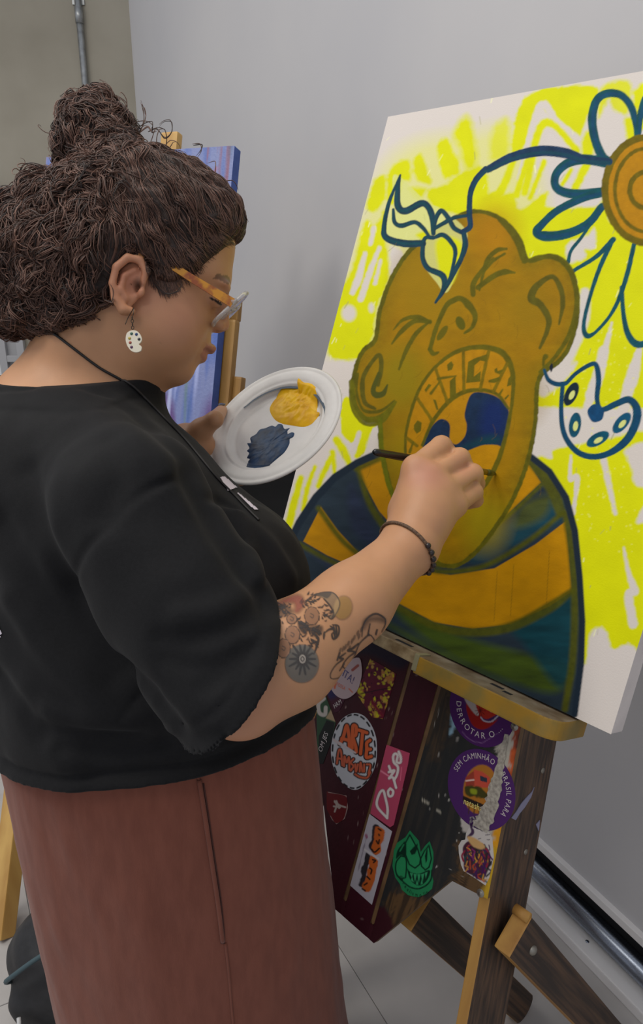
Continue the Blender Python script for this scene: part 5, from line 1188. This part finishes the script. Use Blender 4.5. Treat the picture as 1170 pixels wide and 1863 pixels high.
def flower_ink(P):
    f = lambda s, c, op=1, soft=1.5: P.fill(pts(s, *k9), c, soft=soft, op=op)
    l = lambda s, w, c=DKI, op=.85: P.stroke(pts(s, *k9), w, c, soft=1.2, op=op)
    f('170,180 260,120 360,110 390,180 350,250 310,250 300,180', (188, 96, 86), .6, 8); P.ell(*pts('720,215', *k9)[0], 17, 22, (206, 160, 84), ang=.2, soft=4, op=.6)
    P.ell(*pts('370,690', *k9)[0], 31, 35, (128, 132, 126), soft=2.5, op=.66)
    f('480,100 580,85 640,90 690,150 685,230 640,300 600,300 640,250 620,200 560,140', (178, 150, 116), .6); f('480,105 580,85 625,88 590,135 540,120', DKI, .8)
    l('480,105 560,85 640,92 690,160 680,230 630,305 600,300', 2.2); l('560,140 610,200 640,260 625,300', 2.6)
    for j in range(120):
        x, y = rnd.choice([(200, 230), (160, 300), (400, 170), (440, 140), (540, 210), (560, 280), (330, 330), (380, 390), (480, 400), (400, 440), (470, 500), (430, 480), (200, 200)])
        x += rnd.gauss(0, 28); y += rnd.gauss(0, 22); a = rnd.uniform(-1, 1.2); L = rnd.uniform(20, 46)
        P.stroke(pts('%g,%g %g,%g %g,%g' % (x, y, x+L*.5*math.cos(a), y+L*.5*math.sin(a)+6, x+L*math.cos(a), y+L*math.sin(a)), *k9), [1, rnd.uniform(2, 4), 1], DKI, soft=1.3, op=.85)
    for cx, cy, rx, ry in ((455, 285, 13, 16), (285, 310, 9, 9), (290, 445, 13, 16), (215, 560, 12, 17)):
        p = pts('%d,%d' % (cx, cy), *k9)[0]; P.ell(p[0], p[1], rx, ry, (178, 130, 98), soft=1.5, op=.75)
        for a in np.linspace(0, 6.28, 10): P.stroke([[p[0]+rx*math.cos(a), p[1]+ry*math.sin(a)], [p[0]+rx*math.cos(a+.45)*1.06, p[1]+ry*math.sin(a+.45)*1.06]], 1.6, DKI, op=.8)
        P.stroke([[p[0]-2, p[1]-4], [p[0]+3, p[1]-1], [p[0]+1, p[1]+4], [p[0]-3, p[1]+1]], 2, DKI, op=.8)
    c = pts('375,650', *k9)[0]
    for a in np.linspace(0, 6.28, 15)[:-1]:
        L = 23+4*math.sin(a*5); P.stroke([[c[0]+7*math.cos(a-.15), c[1]+8*math.sin(a-.15)], [c[0]+L*math.cos(a), c[1]+(L+4)*math.sin(a)], [c[0]+7*math.cos(a+.2), c[1]+8*math.sin(a+.2)]], 3.4, DKI, smooth=False, op=.85)
    P.ell(c[0], c[1], 6, 8, (160, 150, 138), soft=1.2); P.stroke([[c[0], c[1]-4], [c[0]+3, c[1]], [c[0], c[1]+4], [c[0]-3, c[1]]], 1.8, DKI, closed=True)
    for s in ('560,430 600,400 640,390 610,370', '555,480 560,420', '630,360 680,370 680,440 640,480 625,440 650,420', '640,370 650,470', '660,365 665,460', '480,440 510,480 490,560 470,610', '450,520 500,500', '360,330 420,380 440,440'): l(s, [2, 4, 2])
    f('340,330 420,370 400,440 350,400', DKI, .7, 4); f('430,380 540,370 530,440 460,450', DKI, .6, 6); f('110,210 220,190 300,240 250,280 110,300', DKI, .45, 8)
def moth_ink(P):
    l = lambda s, w, c=DKI, op=.8: P.stroke(pts(s, *k9), w, c, soft=1.2, op=op)
    P.fill(pts('890,330 940,290 1060,290 1075,340 960,330 900,400', *k9), DKI, soft=8, op=.45)
    l('880,460 890,370 930,300 1000,265 1070,300 1080,350 1050,420', [1.5, 2.4, 3, 4, 3, 2.4, 1.5]); l('950,350 935,440 960,450 985,500 930,570 860,640', [2, 3, 2, 2, 1.5, 1.5]); l('1010,400 1000,440', 3)
    l('940,440 860,520 820,620 800,650', [3, 2, 2, 1.5]); l('850,520 800,560 760,580 820,590 760,640 720,700 740,730 800,690 860,640', [3, 4, 3, 3, 2, 2, 2, 1.5, 1.5]); l('740,600 690,640 720,650 660,700 615,770 620,815 680,810 730,760', [2, 4, 3, 2, 1.6, 1.6, 1.6, 1.4])
    l('690,750 730,690', 2); l('690,600 670,660', 3)
    for x, y in ((880, 380), (850, 410), (820, 450), (800, 480), (770, 500), (745, 530), (700, 560), (860, 440), (780, 540), (725, 545)): l('%d,%d %d,%d' % (x, y, x-12, y+45), [3, 5, 1], DKI, .45)
ink('tattoo', 478, 1072, 646, 1246, 1.3, flower_ink, 'flower tattoo with a grey disc and a coloured cap')
ink('tattoo', 596, 1108, 708, 1244, 1.3, moth_ink, 'outline tattoo of folded wings')
# thumb nail
nl_ = []
V, F = ellipsoid((0, 0, 0), (.0085, .0058, .0016), 16, 8)
tp = plate_pt(409, 753)+pnrm*.0085; tdir = tp-at(391, 763, 1.066); tdir /= np.linalg.norm(tdir)
nn = E2*.85-FW*.5; nn -= tdir*(nn@tdir); nn /= np.linalg.norm(nn)
o = obj('thumb_nail', frame(tp+nn*.0088+tdir*.001, tdir, np.cross(nn, tdir), nn)(V), F, mat('dark_nail_polish', rgb(52, 46, 50), .25), pers); o['label'] = 'dark polished thumb nail'

# ------------------------------------------------------------------ hair
DH = Field(hd(0, 0)+np.array([-.34, -.25, -.20]), hd(0, 0)+np.array([.18, .25, .30]), .0034)
DH.ell(hd(-.010, .070, 0), (.108, .100, .090), HBAS, .02); DH.ell(hd(.022, .100, 0), (.076, .078, .074), HBAS, .02); DH.ell(hd(.052, .110, 0), (.045, .050, .060), HBAS, .02)
XH = DH.all(); dx = [XH[i]-HO[i] for i in range(3)]
lf3 = [HBAS[j][0]*dx[0]+HBAS[j][1]*dx[1]+HBAS[j][2]*dx[2] for j in range(3)]
hl_ = np.interp(lf3[0], [-.11, -.08, -.04, -.026, -.018, .010, .022, .036, .057, .075, .088, .10], [-.06, -.055, -.030, -.002, .038, .036, .014, .018, .038, .072, .112, .122])
cutf = (hl_-lf3[1])*.62
DH.F = -smin(-DH.F, -cutf.astype(np.float32), .008)
for x, y, d, r in ((112, 450, .925, .070), (75, 468, .930, .064), (45, 475, .945, .058), (32, 500, .940, .052), (75, 512, .925, .050), (135, 500, .900, .048), (165, 514, .882, .034), (120, 528, .895, .036), (70, 538, .915, .030), (36, 534, .93, .030), (130, 400, .93, .050), (190, 390, .915, .056), (150, 445, .905, .060), (190, 470, .880, .040), (75, 440, .94, .052), (245, 350, .91, .052), (15, 478, .95, .050), (35, 448, .95, .045)):
    p = at(x, y, d); DH.ell(p, (r, r*1.05, r*.95), None, .022)
for x, y, d, r in ((170, 238, .955, .034), (148, 262, .950, .026), (184, 210, .955, .024), (198, 240, .945, .024), (205, 290, .935, .036), (160, 205, .96, .020)):
    DH.ell(at(x, y, d), (r, r, r), None, .016)
DH.ell(hd(-.004, .004, -.086), (.022, .034, .014), HBAS, .004, '-')
I = DH.band(.02); P = np.stack(DH.pos(I), 1)
bunw = np.clip((P[:, 2]-1.50)/.08, 0, 1)
backw = np.clip((hd(-.02, 0)[0]-P[:, 0])/.10, 0, 1)
amp = .004+.013*np.maximum(backw, .4*bunw)
DH.F[I] += ((fbm(P[:, 0]*46, P[:, 1]*46, P[:, 2]*46, oct=2)-.5)*2*amp+(fbm(P[:, 0]*110, P[:, 1]*110, P[:, 2]*110, oct=2)-.5)*.006).astype(np.float32)
HV, HFc = DH.mesh(); HV = relax(HV, HFc, 1, .4)
M_hairb = mat('hair_mass', rgb(40, 30, 26), .75, rgb(60, 46, 40), 160, bump=.6, bscale=260)
hair = obj('hair', HV, HFc, M_hairb, pers); hair['label'] = 'dark brown curly hair tied up in a bun'
hair_bvh = bvh_of(HV, HFc)
tri = HV[HFc]; ar = np.linalg.norm(np.cross(tri[:, 1]-tri[:, 0], tri[:, 3]-tri[:, 0]), axis=1); nrmf = np.cross(tri[:, 1]-tri[:, 0], tri[:, 3]-tri[:, 0]); nrmf /= np.linalg.norm(nrmf, axis=1, keepdims=True)+1e-12
rg = np.random.RandomState(5)
bunc = at(190, 275, .945)
bun0 = at(170, 240, .955); bunz = at(170, 296, .95)[2]; back0 = np.array([-.45, -.05, -.75])
def grow(ncl, per, npt):
    """clumps of curls that share a path and a phase, laid over the hair mass"""
    out = []; pick = rg.choice(len(tri), ncl, p=ar/ar.sum())
    for fi in pick:
        p = tri[fi].mean(0); nr = nrmf[fi]
        if np.dot(nr, (p-CAM)/np.linalg.norm(p-CAM)) > .30: continue
        lf = (p-HO) @ HBAS.T
        isbun = p[2] > bunz and lf[0] < .02 and proj(p)[0] < 245
        front = (not isbun) and lf[0] > -.050 and lf[1] > .0
        if isbun: dirn = np.cross(np.array([.3, -.6, .6])+rg.normal(0, .5, 3), p-bun0); step, rc, tw, lift, L = .0045, rg.uniform(.003, .006), rg.uniform(.35, .7), .002, npt
        elif front: dirn = bunc-p+rg.normal(0, .016, 3); step, rc, tw, lift, L = .0052, rg.uniform(.0010, .0036), rg.uniform(.22, .5), .0008, npt
        else: dirn = back0+rg.normal(0, .38, 3); step, rc, tw, lift, L = .0042, rg.uniform(.0045, .0095), rg.uniform(.32, .62), .003, npt
        dirn = dirn/np.linalg.norm(dirn); ph = rg.uniform(0, 6.28); sg = rg.choice([-1, 1]); A, Nn, Bb = [], [], []
        for k in range(L):
            l_, n_, i_, t_ = hair_bvh.find_nearest(Vector(p))
            if l_ is None: break
            n_ = np.array(n_); l_ = np.array(l_); d_ = dirn-n_*np.dot(dirn, n_); d_ /= np.linalg.norm(d_)+1e-9
            A.append(l_); Nn.append(n_); Bb.append(np.cross(n_, d_)); p = l_+d_*step
            if not front: dirn = dirn+rg.normal(0, .07, 3)
        if len(A) < 8: continue
        A, Nn, Bb = np.array(A), np.array(Nn), np.array(Bb); k = np.arange(len(A)); w = np.minimum(1, k/4)[:, None]
        for j in range(per):
            pj = ph+rg.normal(0, .35); rj = rc*rg.uniform(.8, 1.2); off = rg.normal(0, .0016, 2); sl = max(8, int(len(A)*rg.uniform(.7, 1)))
            th = (pj+sg*tw*k)[:, None]
            q = A+Nn*((lift+off[0]*.6+rj*(.35+.65*np.cos(th)))*w)+Bb*(off[1]*2+rj*np.sin(th)*w)
            out.append((q[:sl], isbun or not front))
    return out
strands = grow(2600, 7, 24)
# loose curls standing off the outline
def loose(pxs, d, n=10): return (spline(np.array([at(x, y, d+z) for x, y, z in pxs]), n), True)
for s, d in (('270,240 285,235 300,250 312,240 312,222 298,222 290,230', .95), ('255,240 262,215 258,190 265,205 256,182', .95), ('250,245 268,232 276,240 285,238', .94), ('215,175 228,190 226,215 215,230', .95), ('150,175 165,166 180,176 184,190', .96), ('140,190 152,172 172,170', .965), ('350,262 364,262 366,275 358,288', .93), ('425,372 436,378 440,395 434,410', .94), ('12,590 18,605 38,604 42,590', .93), ('2,560 20,600 40,604', .94), ('190,545 203,548 206,530 200,515', .84), ('280,515 300,534 322,530 332,515', .865), ('262,480 280,492 284,510', .86), ('0,400 8,380 20,372', .95), ('5,390 2,372 14,358', .95)):
    q = pts(s); strands.append(loose([(a, b, 0) for a, b in q], d)); strands.append(loose([(a+rg.normal(0, 2.5), b+rg.normal(0, 2.5), .003) for a, b in q], d))
for k in range(300):
    fi = rg.choice(len(tri), p=ar/ar.sum()); p = tri[fi].mean(0); nr = nrmf[fi]
    if abs(np.dot(nr, (p-CAM)/np.linalg.norm(p-CAM))) > .45 or (p-HO) @ HU < -.02 or (p-HO) @ HF > .055: continue
    t1 = np.cross(nr, rg.normal(0, 1, 3)); t1 /= np.linalg.norm(t1)+1e-9; t2 = np.cross(nr, t1); rc = rg.uniform(.003, .008); L = rg.randint(10, 22); hgt = rg.uniform(.004, .018); tw = rg.uniform(.25, .6)
    strands.append((np.array([p+nr*hgt*min(1, j/8)+t1*(j*.0014)+rc*(1-math.cos(tw*j))*nr*.7+rc*math.sin(tw*j)*t2 for j in range(L)]), True))
fr_line = spline(pts('430,415 427,436 412,440 397,440 377,465 354,493 334,512 315,528 299,532 285,522 275,508'), 10)
for k in range(420):
    b0 = fr_line[rg.randint(len(fr_line))]+rg.normal(0, 3, 2); dv = np.array([235., 320.])-b0; dv /= np.linalg.norm(dv); sd = np.array([-dv[1], dv[0]]); L = []; ph = rg.uniform(0, 6.28); a_ = rg.uniform(.5, 3); ln = rg.uniform(2, 13)
    for q in np.linspace(-rg.uniform(30, 60), ln, 14):
        xy = b0-dv*q+sd*a_*math.sin(ph+q*.13)
        c = [ray_hit(b, xy[0], xy[1], .0011) for b in (hair_bvh, skin_bvh)]; c = [z for z in c if z is not None]
        if c: L.append(min(c, key=lambda z: np.linalg.norm(z-CAM)))
    if len(L) > 8 and max(np.linalg.norm(np.diff(np.array(L), axis=0), axis=1)) < .02: strands.append((np.array(L), False))
hc = bpy.data.hair_curves.new('curl_strands'); sizes = [len(a) for a, _ in strands]; hc.add_curves(sizes)
Pm = np.vstack([a for a, _ in strands])-base_p; hc.attributes['position'].data.foreach_set('vector', Pm.astype(np.float32).ravel())
ra = hc.attributes.get('radius') or hc.attributes.new('radius', 'FLOAT', 'POINT')
rad = np.concatenate([np.interp(np.linspace(0, 1, n), [0, .15, .7, 1], [.00025, .00050, .00042, .00014])*(1.15 if c else .9) for n, (a, c) in zip(sizes, strands)]); ra.data.foreach_set('value', rad.astype(np.float32))
hm = bpy.data.materials.new('hair_strands'); hm.use_nodes = True; nt = hm.node_tree; pb = nt.nodes['Principled BSDF']; hi_ = nt.nodes.new('ShaderNodeHairInfo'); rp = nt.nodes.new('ShaderNodeValToRGB')
rp.color_ramp.elements[0].color = rgb(30, 22, 19); rp.color_ramp.elements[1].color = rgb(116, 84, 70); rp.color_ramp.elements[1].position = .95; nt.links.new(hi_.outputs['Random'], rp.inputs[0]); nt.links.new(rp.outputs[0], pb.inputs['Base Color'])
pb.inputs['Roughness'].default_value = .5; pb.inputs['Specular IOR Level'].default_value = .4
hc.materials.append(hm); ho = bpy.data.objects.new('curl_strands', hc); COL.objects.link(ho); ho.parent = hair; ho['kind'] = 'stuff'
# ------------------------------------------------------------------ things worn by the painter
both = [skin_bvh, shirt_bvh]
def front_hit(x, y, off):
    c = [ray_hit(b, x, y, off) for b in both]; c = [q for q in c if q is not None]
    return min(c, key=lambda q: np.linalg.norm(q-CAM)) if c else None
# glasses
gl = thing('eyeglasses', 'glasses with clear front rims and amber temple arms worn by the painter', 'glasses', hd(.11, .03))
M_amber = mat('amber_acetate', rgb(206, 138, 10), .18, rgb(150, 70, 8), 60, coat=.5, mix=(.45, .6))
M_clear = bpy.data.materials.new('clear_acetate'); M_clear.use_nodes = True; b_ = M_clear.node_tree.nodes['Principled BSDF']
b_.inputs['Base Color'].default_value = (.86, .84, .82, 1); b_.inputs['Roughness'].default_value = .12; b_.inputs['Transmission Weight'].default_value = .75; b_.inputs['IOR'].default_value = 1.3
M_lens = bpy.data.materials.new('lens'); M_lens.use_nodes = True; b_ = M_lens.node_tree.nodes['Principled BSDF']
b_.inputs['Base Color'].default_value = (.95, .95, .97, 1); b_.inputs['Roughness'].default_value = .03; b_.inputs['Alpha'].default_value = .22
fp = lambda v, l: hd(.1265-.0265*v, .052-.052*v, l)      # front plane: v 0 top, 1 bottom
for s in (-1, 1):
    ts = np.array([hd(-.012, .026, s*.078), hd(.004, .038, s*.0775), hd(.030, .0385, s*.075), hd(.060, .0345, s*.0725), hd(.090, .0305, s*.0705), hd(.113, .0275, s*.069)])
    ts = spline(ts, 6); V = []; F = []; n = len(ts)
    for i, p in enumerate(ts):
        t = ts[min(i+1, n-1)]-ts[max(i-1, 0)]; t /= np.linalg.norm(t); up = np.cross(HL, t); up /= np.linalg.norm(up); hw = np.interp(i/n, [0, .4, 1], [.0026, .0040, .0058])
        up = up if up @ HU > 0 else -up
        V += [p+up*hw+HL*.0014, p+up*hw-HL*.0014, p-up*hw-HL*.0014, p-up*hw+HL*.0014]
    for i in range(n-1):
        for k in range(4): F.append((i*4+k, i*4+(k+1) % 4, (i+1)*4+(k+1) % 4, (i+1)*4+k))
    F += [(0, 1, 2, 3), ((n-1)*4+3, (n-1)*4+2, (n-1)*4+1, (n-1)*4)]
    obj('temple_arm', np.array(V), F, M_amber, gl, smooth=False)
    t = np.linspace(0, 2*np.pi, 48, endpoint=False); sq = lambda x: np.sign(x)*np.abs(x)**.55
    ring = np.array([fp(.5-.46*sq(math.sin(a)), s*(.038+.0285*sq(math.cos(a)))) for a in t])
    obj('rim', *tube(ring, .0028, 8, closed=True), M_clear, gl)
    nrm = np.cross(fp(1, 0)-fp(0, 0), HL); nrm /= np.linalg.norm(nrm); c = ring.mean(0)
    V = np.vstack([[c+nrm*.0006], ring+nrm*.0006, [c-nrm*.0006], ring-nrm*.0006]); F = [(0, 1+i, 1+(i+1) % 48) for i in range(48)]+[(49, 50+(i+1) % 48, 50+i) for i in range(48)]
    obj('lens', V, F, M_lens, gl)
    obj('hinge', *tube([hd(.111, .0275, s*.0692), fp(.38, s*.0675)], .0032, 8), M_clear, gl)
obj('bridge', *tube(spline(np.array([fp(.38, -.011), fp(.28, -.005)+HF*.002, fp(.28, .005)+HF*.002, fp(.38, .011)]), 6), .0026, 8), M_clear, gl)
# palette shaped earring
er = thing('earring', 'white palette shaped earring with coloured dots hanging from the ear', 'earring', at(243, 620, .848))
M_wire = mat('dark_wire', rgb(70, 62, 54), .35, metal=.8)
dE = .842
wl_ = lambda L, d=dE: np.array([at(x, y, d+z) for x, y, z in L])
obj('hook', *tube(spline(wl_([(228, 590, .008), (233, 578, .010), (240, 566, .006), (243, 560, .0), (243, 568, -.004), (242, 574, -.004)]), 6), .0005, 6), M_wire, er)
for k, y in enumerate((578, 584, 590, 596)):
    c = at(240.5+k*.3, y, dE-.004); t = np.linspace(0, 2*np.pi, 14, endpoint=False); A = E1 if k % 2 else FW
    obj('chain_link', *tube(np.array([c+.0020*math.sin(a)*E2+.0014*math.cos(a)*A for a in t]), .00045, 6, closed=True), M_wire, er)
ep = pts('205,735 215,695 250,675 290,680 318,710 328,745 318,768 305,780 318,790 327,805 318,832 285,842 250,832 222,800 208,765', 180, 440, 4.18)
ec = at(243, 620, dE-.004); efr = frame(ec, E1, E2, -FW); p2 = [((hit(x, y, ec, FW)-ec)@E1, (hit(x, y, ec, FW)-ec)@E2) for x, y in ep]
p2 = spline(np.array(p2), 4, True)
V, F = prism([tuple(q) for q in p2][::-1], -.0012, .0012, .0003); obj('pendant', efr(V), F, mat('cream_enamel', rgb(214, 206, 186), .4), er, smooth=False)
for i, (x, y, c) in enumerate(((250, 700, (40, 84, 70)), (287, 705, (40, 62, 104)), (235, 735, (170, 150, 60)), (240, 768, (150, 70, 50)), (250, 802, (80, 42, 76)), (307, 742, (40, 40, 44)))):
    q = hit(*pts('%d,%d' % (x, y), 180, 440, 4.18)[0], ec, FW)-ec; V, F = lathe([(0, .0006), (.0011, .0005), (.0017, 0), (.0017, -.0004)], 14)
    o = obj('hole' if i == 5 else 'colour_dot', efr(V+np.array([q@E1, q@E2, .0013])), F, mat('enamel_%d' % i, rgb(*c), .35), er)
# cord round the neck
nk = thing('neck_cord', 'thin black cord hanging round the painter\'s neck', 'necklace', at(160, 655, .90))
L = [front_hit(x, y, .0016) for x, y in spline(pts('86,598 110,615 140,638 180,668 215,688 240,703 265,728 300,764 335,800 365,836 395,872 425,902 450,928 470,948'), 4)]
L = [q for q in L if q is not None]; L2 = [L[0]]
for q in L[1:]:
    if np.linalg.norm(q-L2[-1]) < .05: L2.append(q)
back = [L2[0]+np.array([-.03, .05, .012]), L2[0]+np.array([-.01, .012, .006])]
obj('cord', *tube(spline(np.array(back+L2), 3), .0016, 8), mat('black_cord', rgb(22, 18, 18), .6), nk)
# bracelet
bc = thing('bracelet', 'brown braided bracelet with dark beads on the painting wrist', 'bracelet', WR)
fa = WR-at(640, 1098, .830); fa /= np.linalg.norm(fa); u_ = np.cross(fa, FW); u_ /= np.linalg.norm(u_); v_ = np.cross(fa, u_)
Wc = WR-fa*.006; ringp = []
for a in np.linspace(0, 2*np.pi, 72, endpoint=False):
    d_ = u_*math.cos(a)+v_*math.sin(a); q0 = Wc+d_*.09
    l_, n_, i_, t_ = skin_bvh.ray_cast(Vector(q0), Vector(-d_))
    ringp.append((np.array(l_) if l_ is not None else Wc+d_*.034)+d_*.0014)
ringp = np.array(ringp)
xs, ys = proj(ringp); k0 = int(np.argmax(xs+ys*.6)); order = [(k0+i) % 72 for i in range(72)]
obj('braid', *tube(ringp, .0022, 8, closed=True), mat('brown_braid', rgb(118, 90, 66), .7, rgb(66, 48, 36), 500, bump=.5, bscale=900), bc)
vis = -1 if proj(ringp[(k0+8) % 72])[1] > proj(ringp[(k0-8) % 72])[1] else 1
if np.dot(ringp[(k0+10*vis) % 72]-Wc, FW) > 0: vis = -vis
for i in (-3, 0, 3, 6, 9, 12):
    p = ringp[(k0+vis*i) % 72]; d_ = (p-Wc)/np.linalg.norm(p-Wc); V, F = ellipsoid(p+d_*.0012, (.0036,)*3, 14, 10); obj('bead', V, F, mat('dark_stone', rgb(38, 28, 26), .25, rgb(92, 80, 74), 300, mix=(.6, .75)), bc)
# backpack on the floor behind the skirt
bg = np.array([-.50, 1.19, 0]); bag = thing('backpack', 'slumped black backpack on the floor behind the skirt', 'bag', bg)
M_nyl = mat('black_nylon', rgb(24, 24, 26), .6, rgb(34, 34, 36), 40, bump=.3, bscale=120)
Db = Field(bg+np.array([-.24, -.2, -.01]), bg+np.array([.24, .2, .32]), .006)
Db.ell(bg+np.array([0, 0, .10]), (.16, .12, .13), None, .03); Db.ell(bg+np.array([.02, .02, .16]), (.11, .09, .12), None, .04); Db.ell(bg+np.array([-.03, -.07, .07]), (.11, .06, .08), None, .02)
I = Db.band(.03); P = np.stack(Db.pos(I), 1); Db.F[I] += ((fbm(P[:, 0]*16, P[:, 1]*16, P[:, 2]*16, oct=2)-.5)*.022).astype(np.float32)
Xb = Db.all(); Db.F = np.maximum(Db.F, (-Xb[2]).astype(np.float32)); V, F = Db.mesh(); obj('body', relax(V, F, 2), F, M_nyl, bag)
obj('flap_piping', *tube(spline(bg+np.array([[-.14, -.05, .09], [-.11, -.11, .17], [-.02, -.10, .235], [.08, -.07, .25], [.13, -.01, .2]]), 8), .005, 8), mat('teal_piping', rgb(58, 78, 84), .6), bag)
obj('strap', *tube(spline(bg+np.array([[-.05, -.13, .05], [-.09, -.17, .03], [-.04, -.20, .012], [.04, -.18, .012], [.06, -.13, .06]]), 8), .009, 8), M_nyl, bag)
obj('haul_loop', *tube(spline(bg+np.array([[-.02, -.02, .26], [-.03, -.03, .295], [.03, -.01, .30], [.05, 0, .27]]), 8), .006, 8), M_nyl, bag)
obj('zip_pull', *tube(bg+np.array([[-.09, -.135, .10], [-.085, -.15, .07]]), .004, 8), mat('pale_pull', rgb(190, 190, 190), .5), bag)
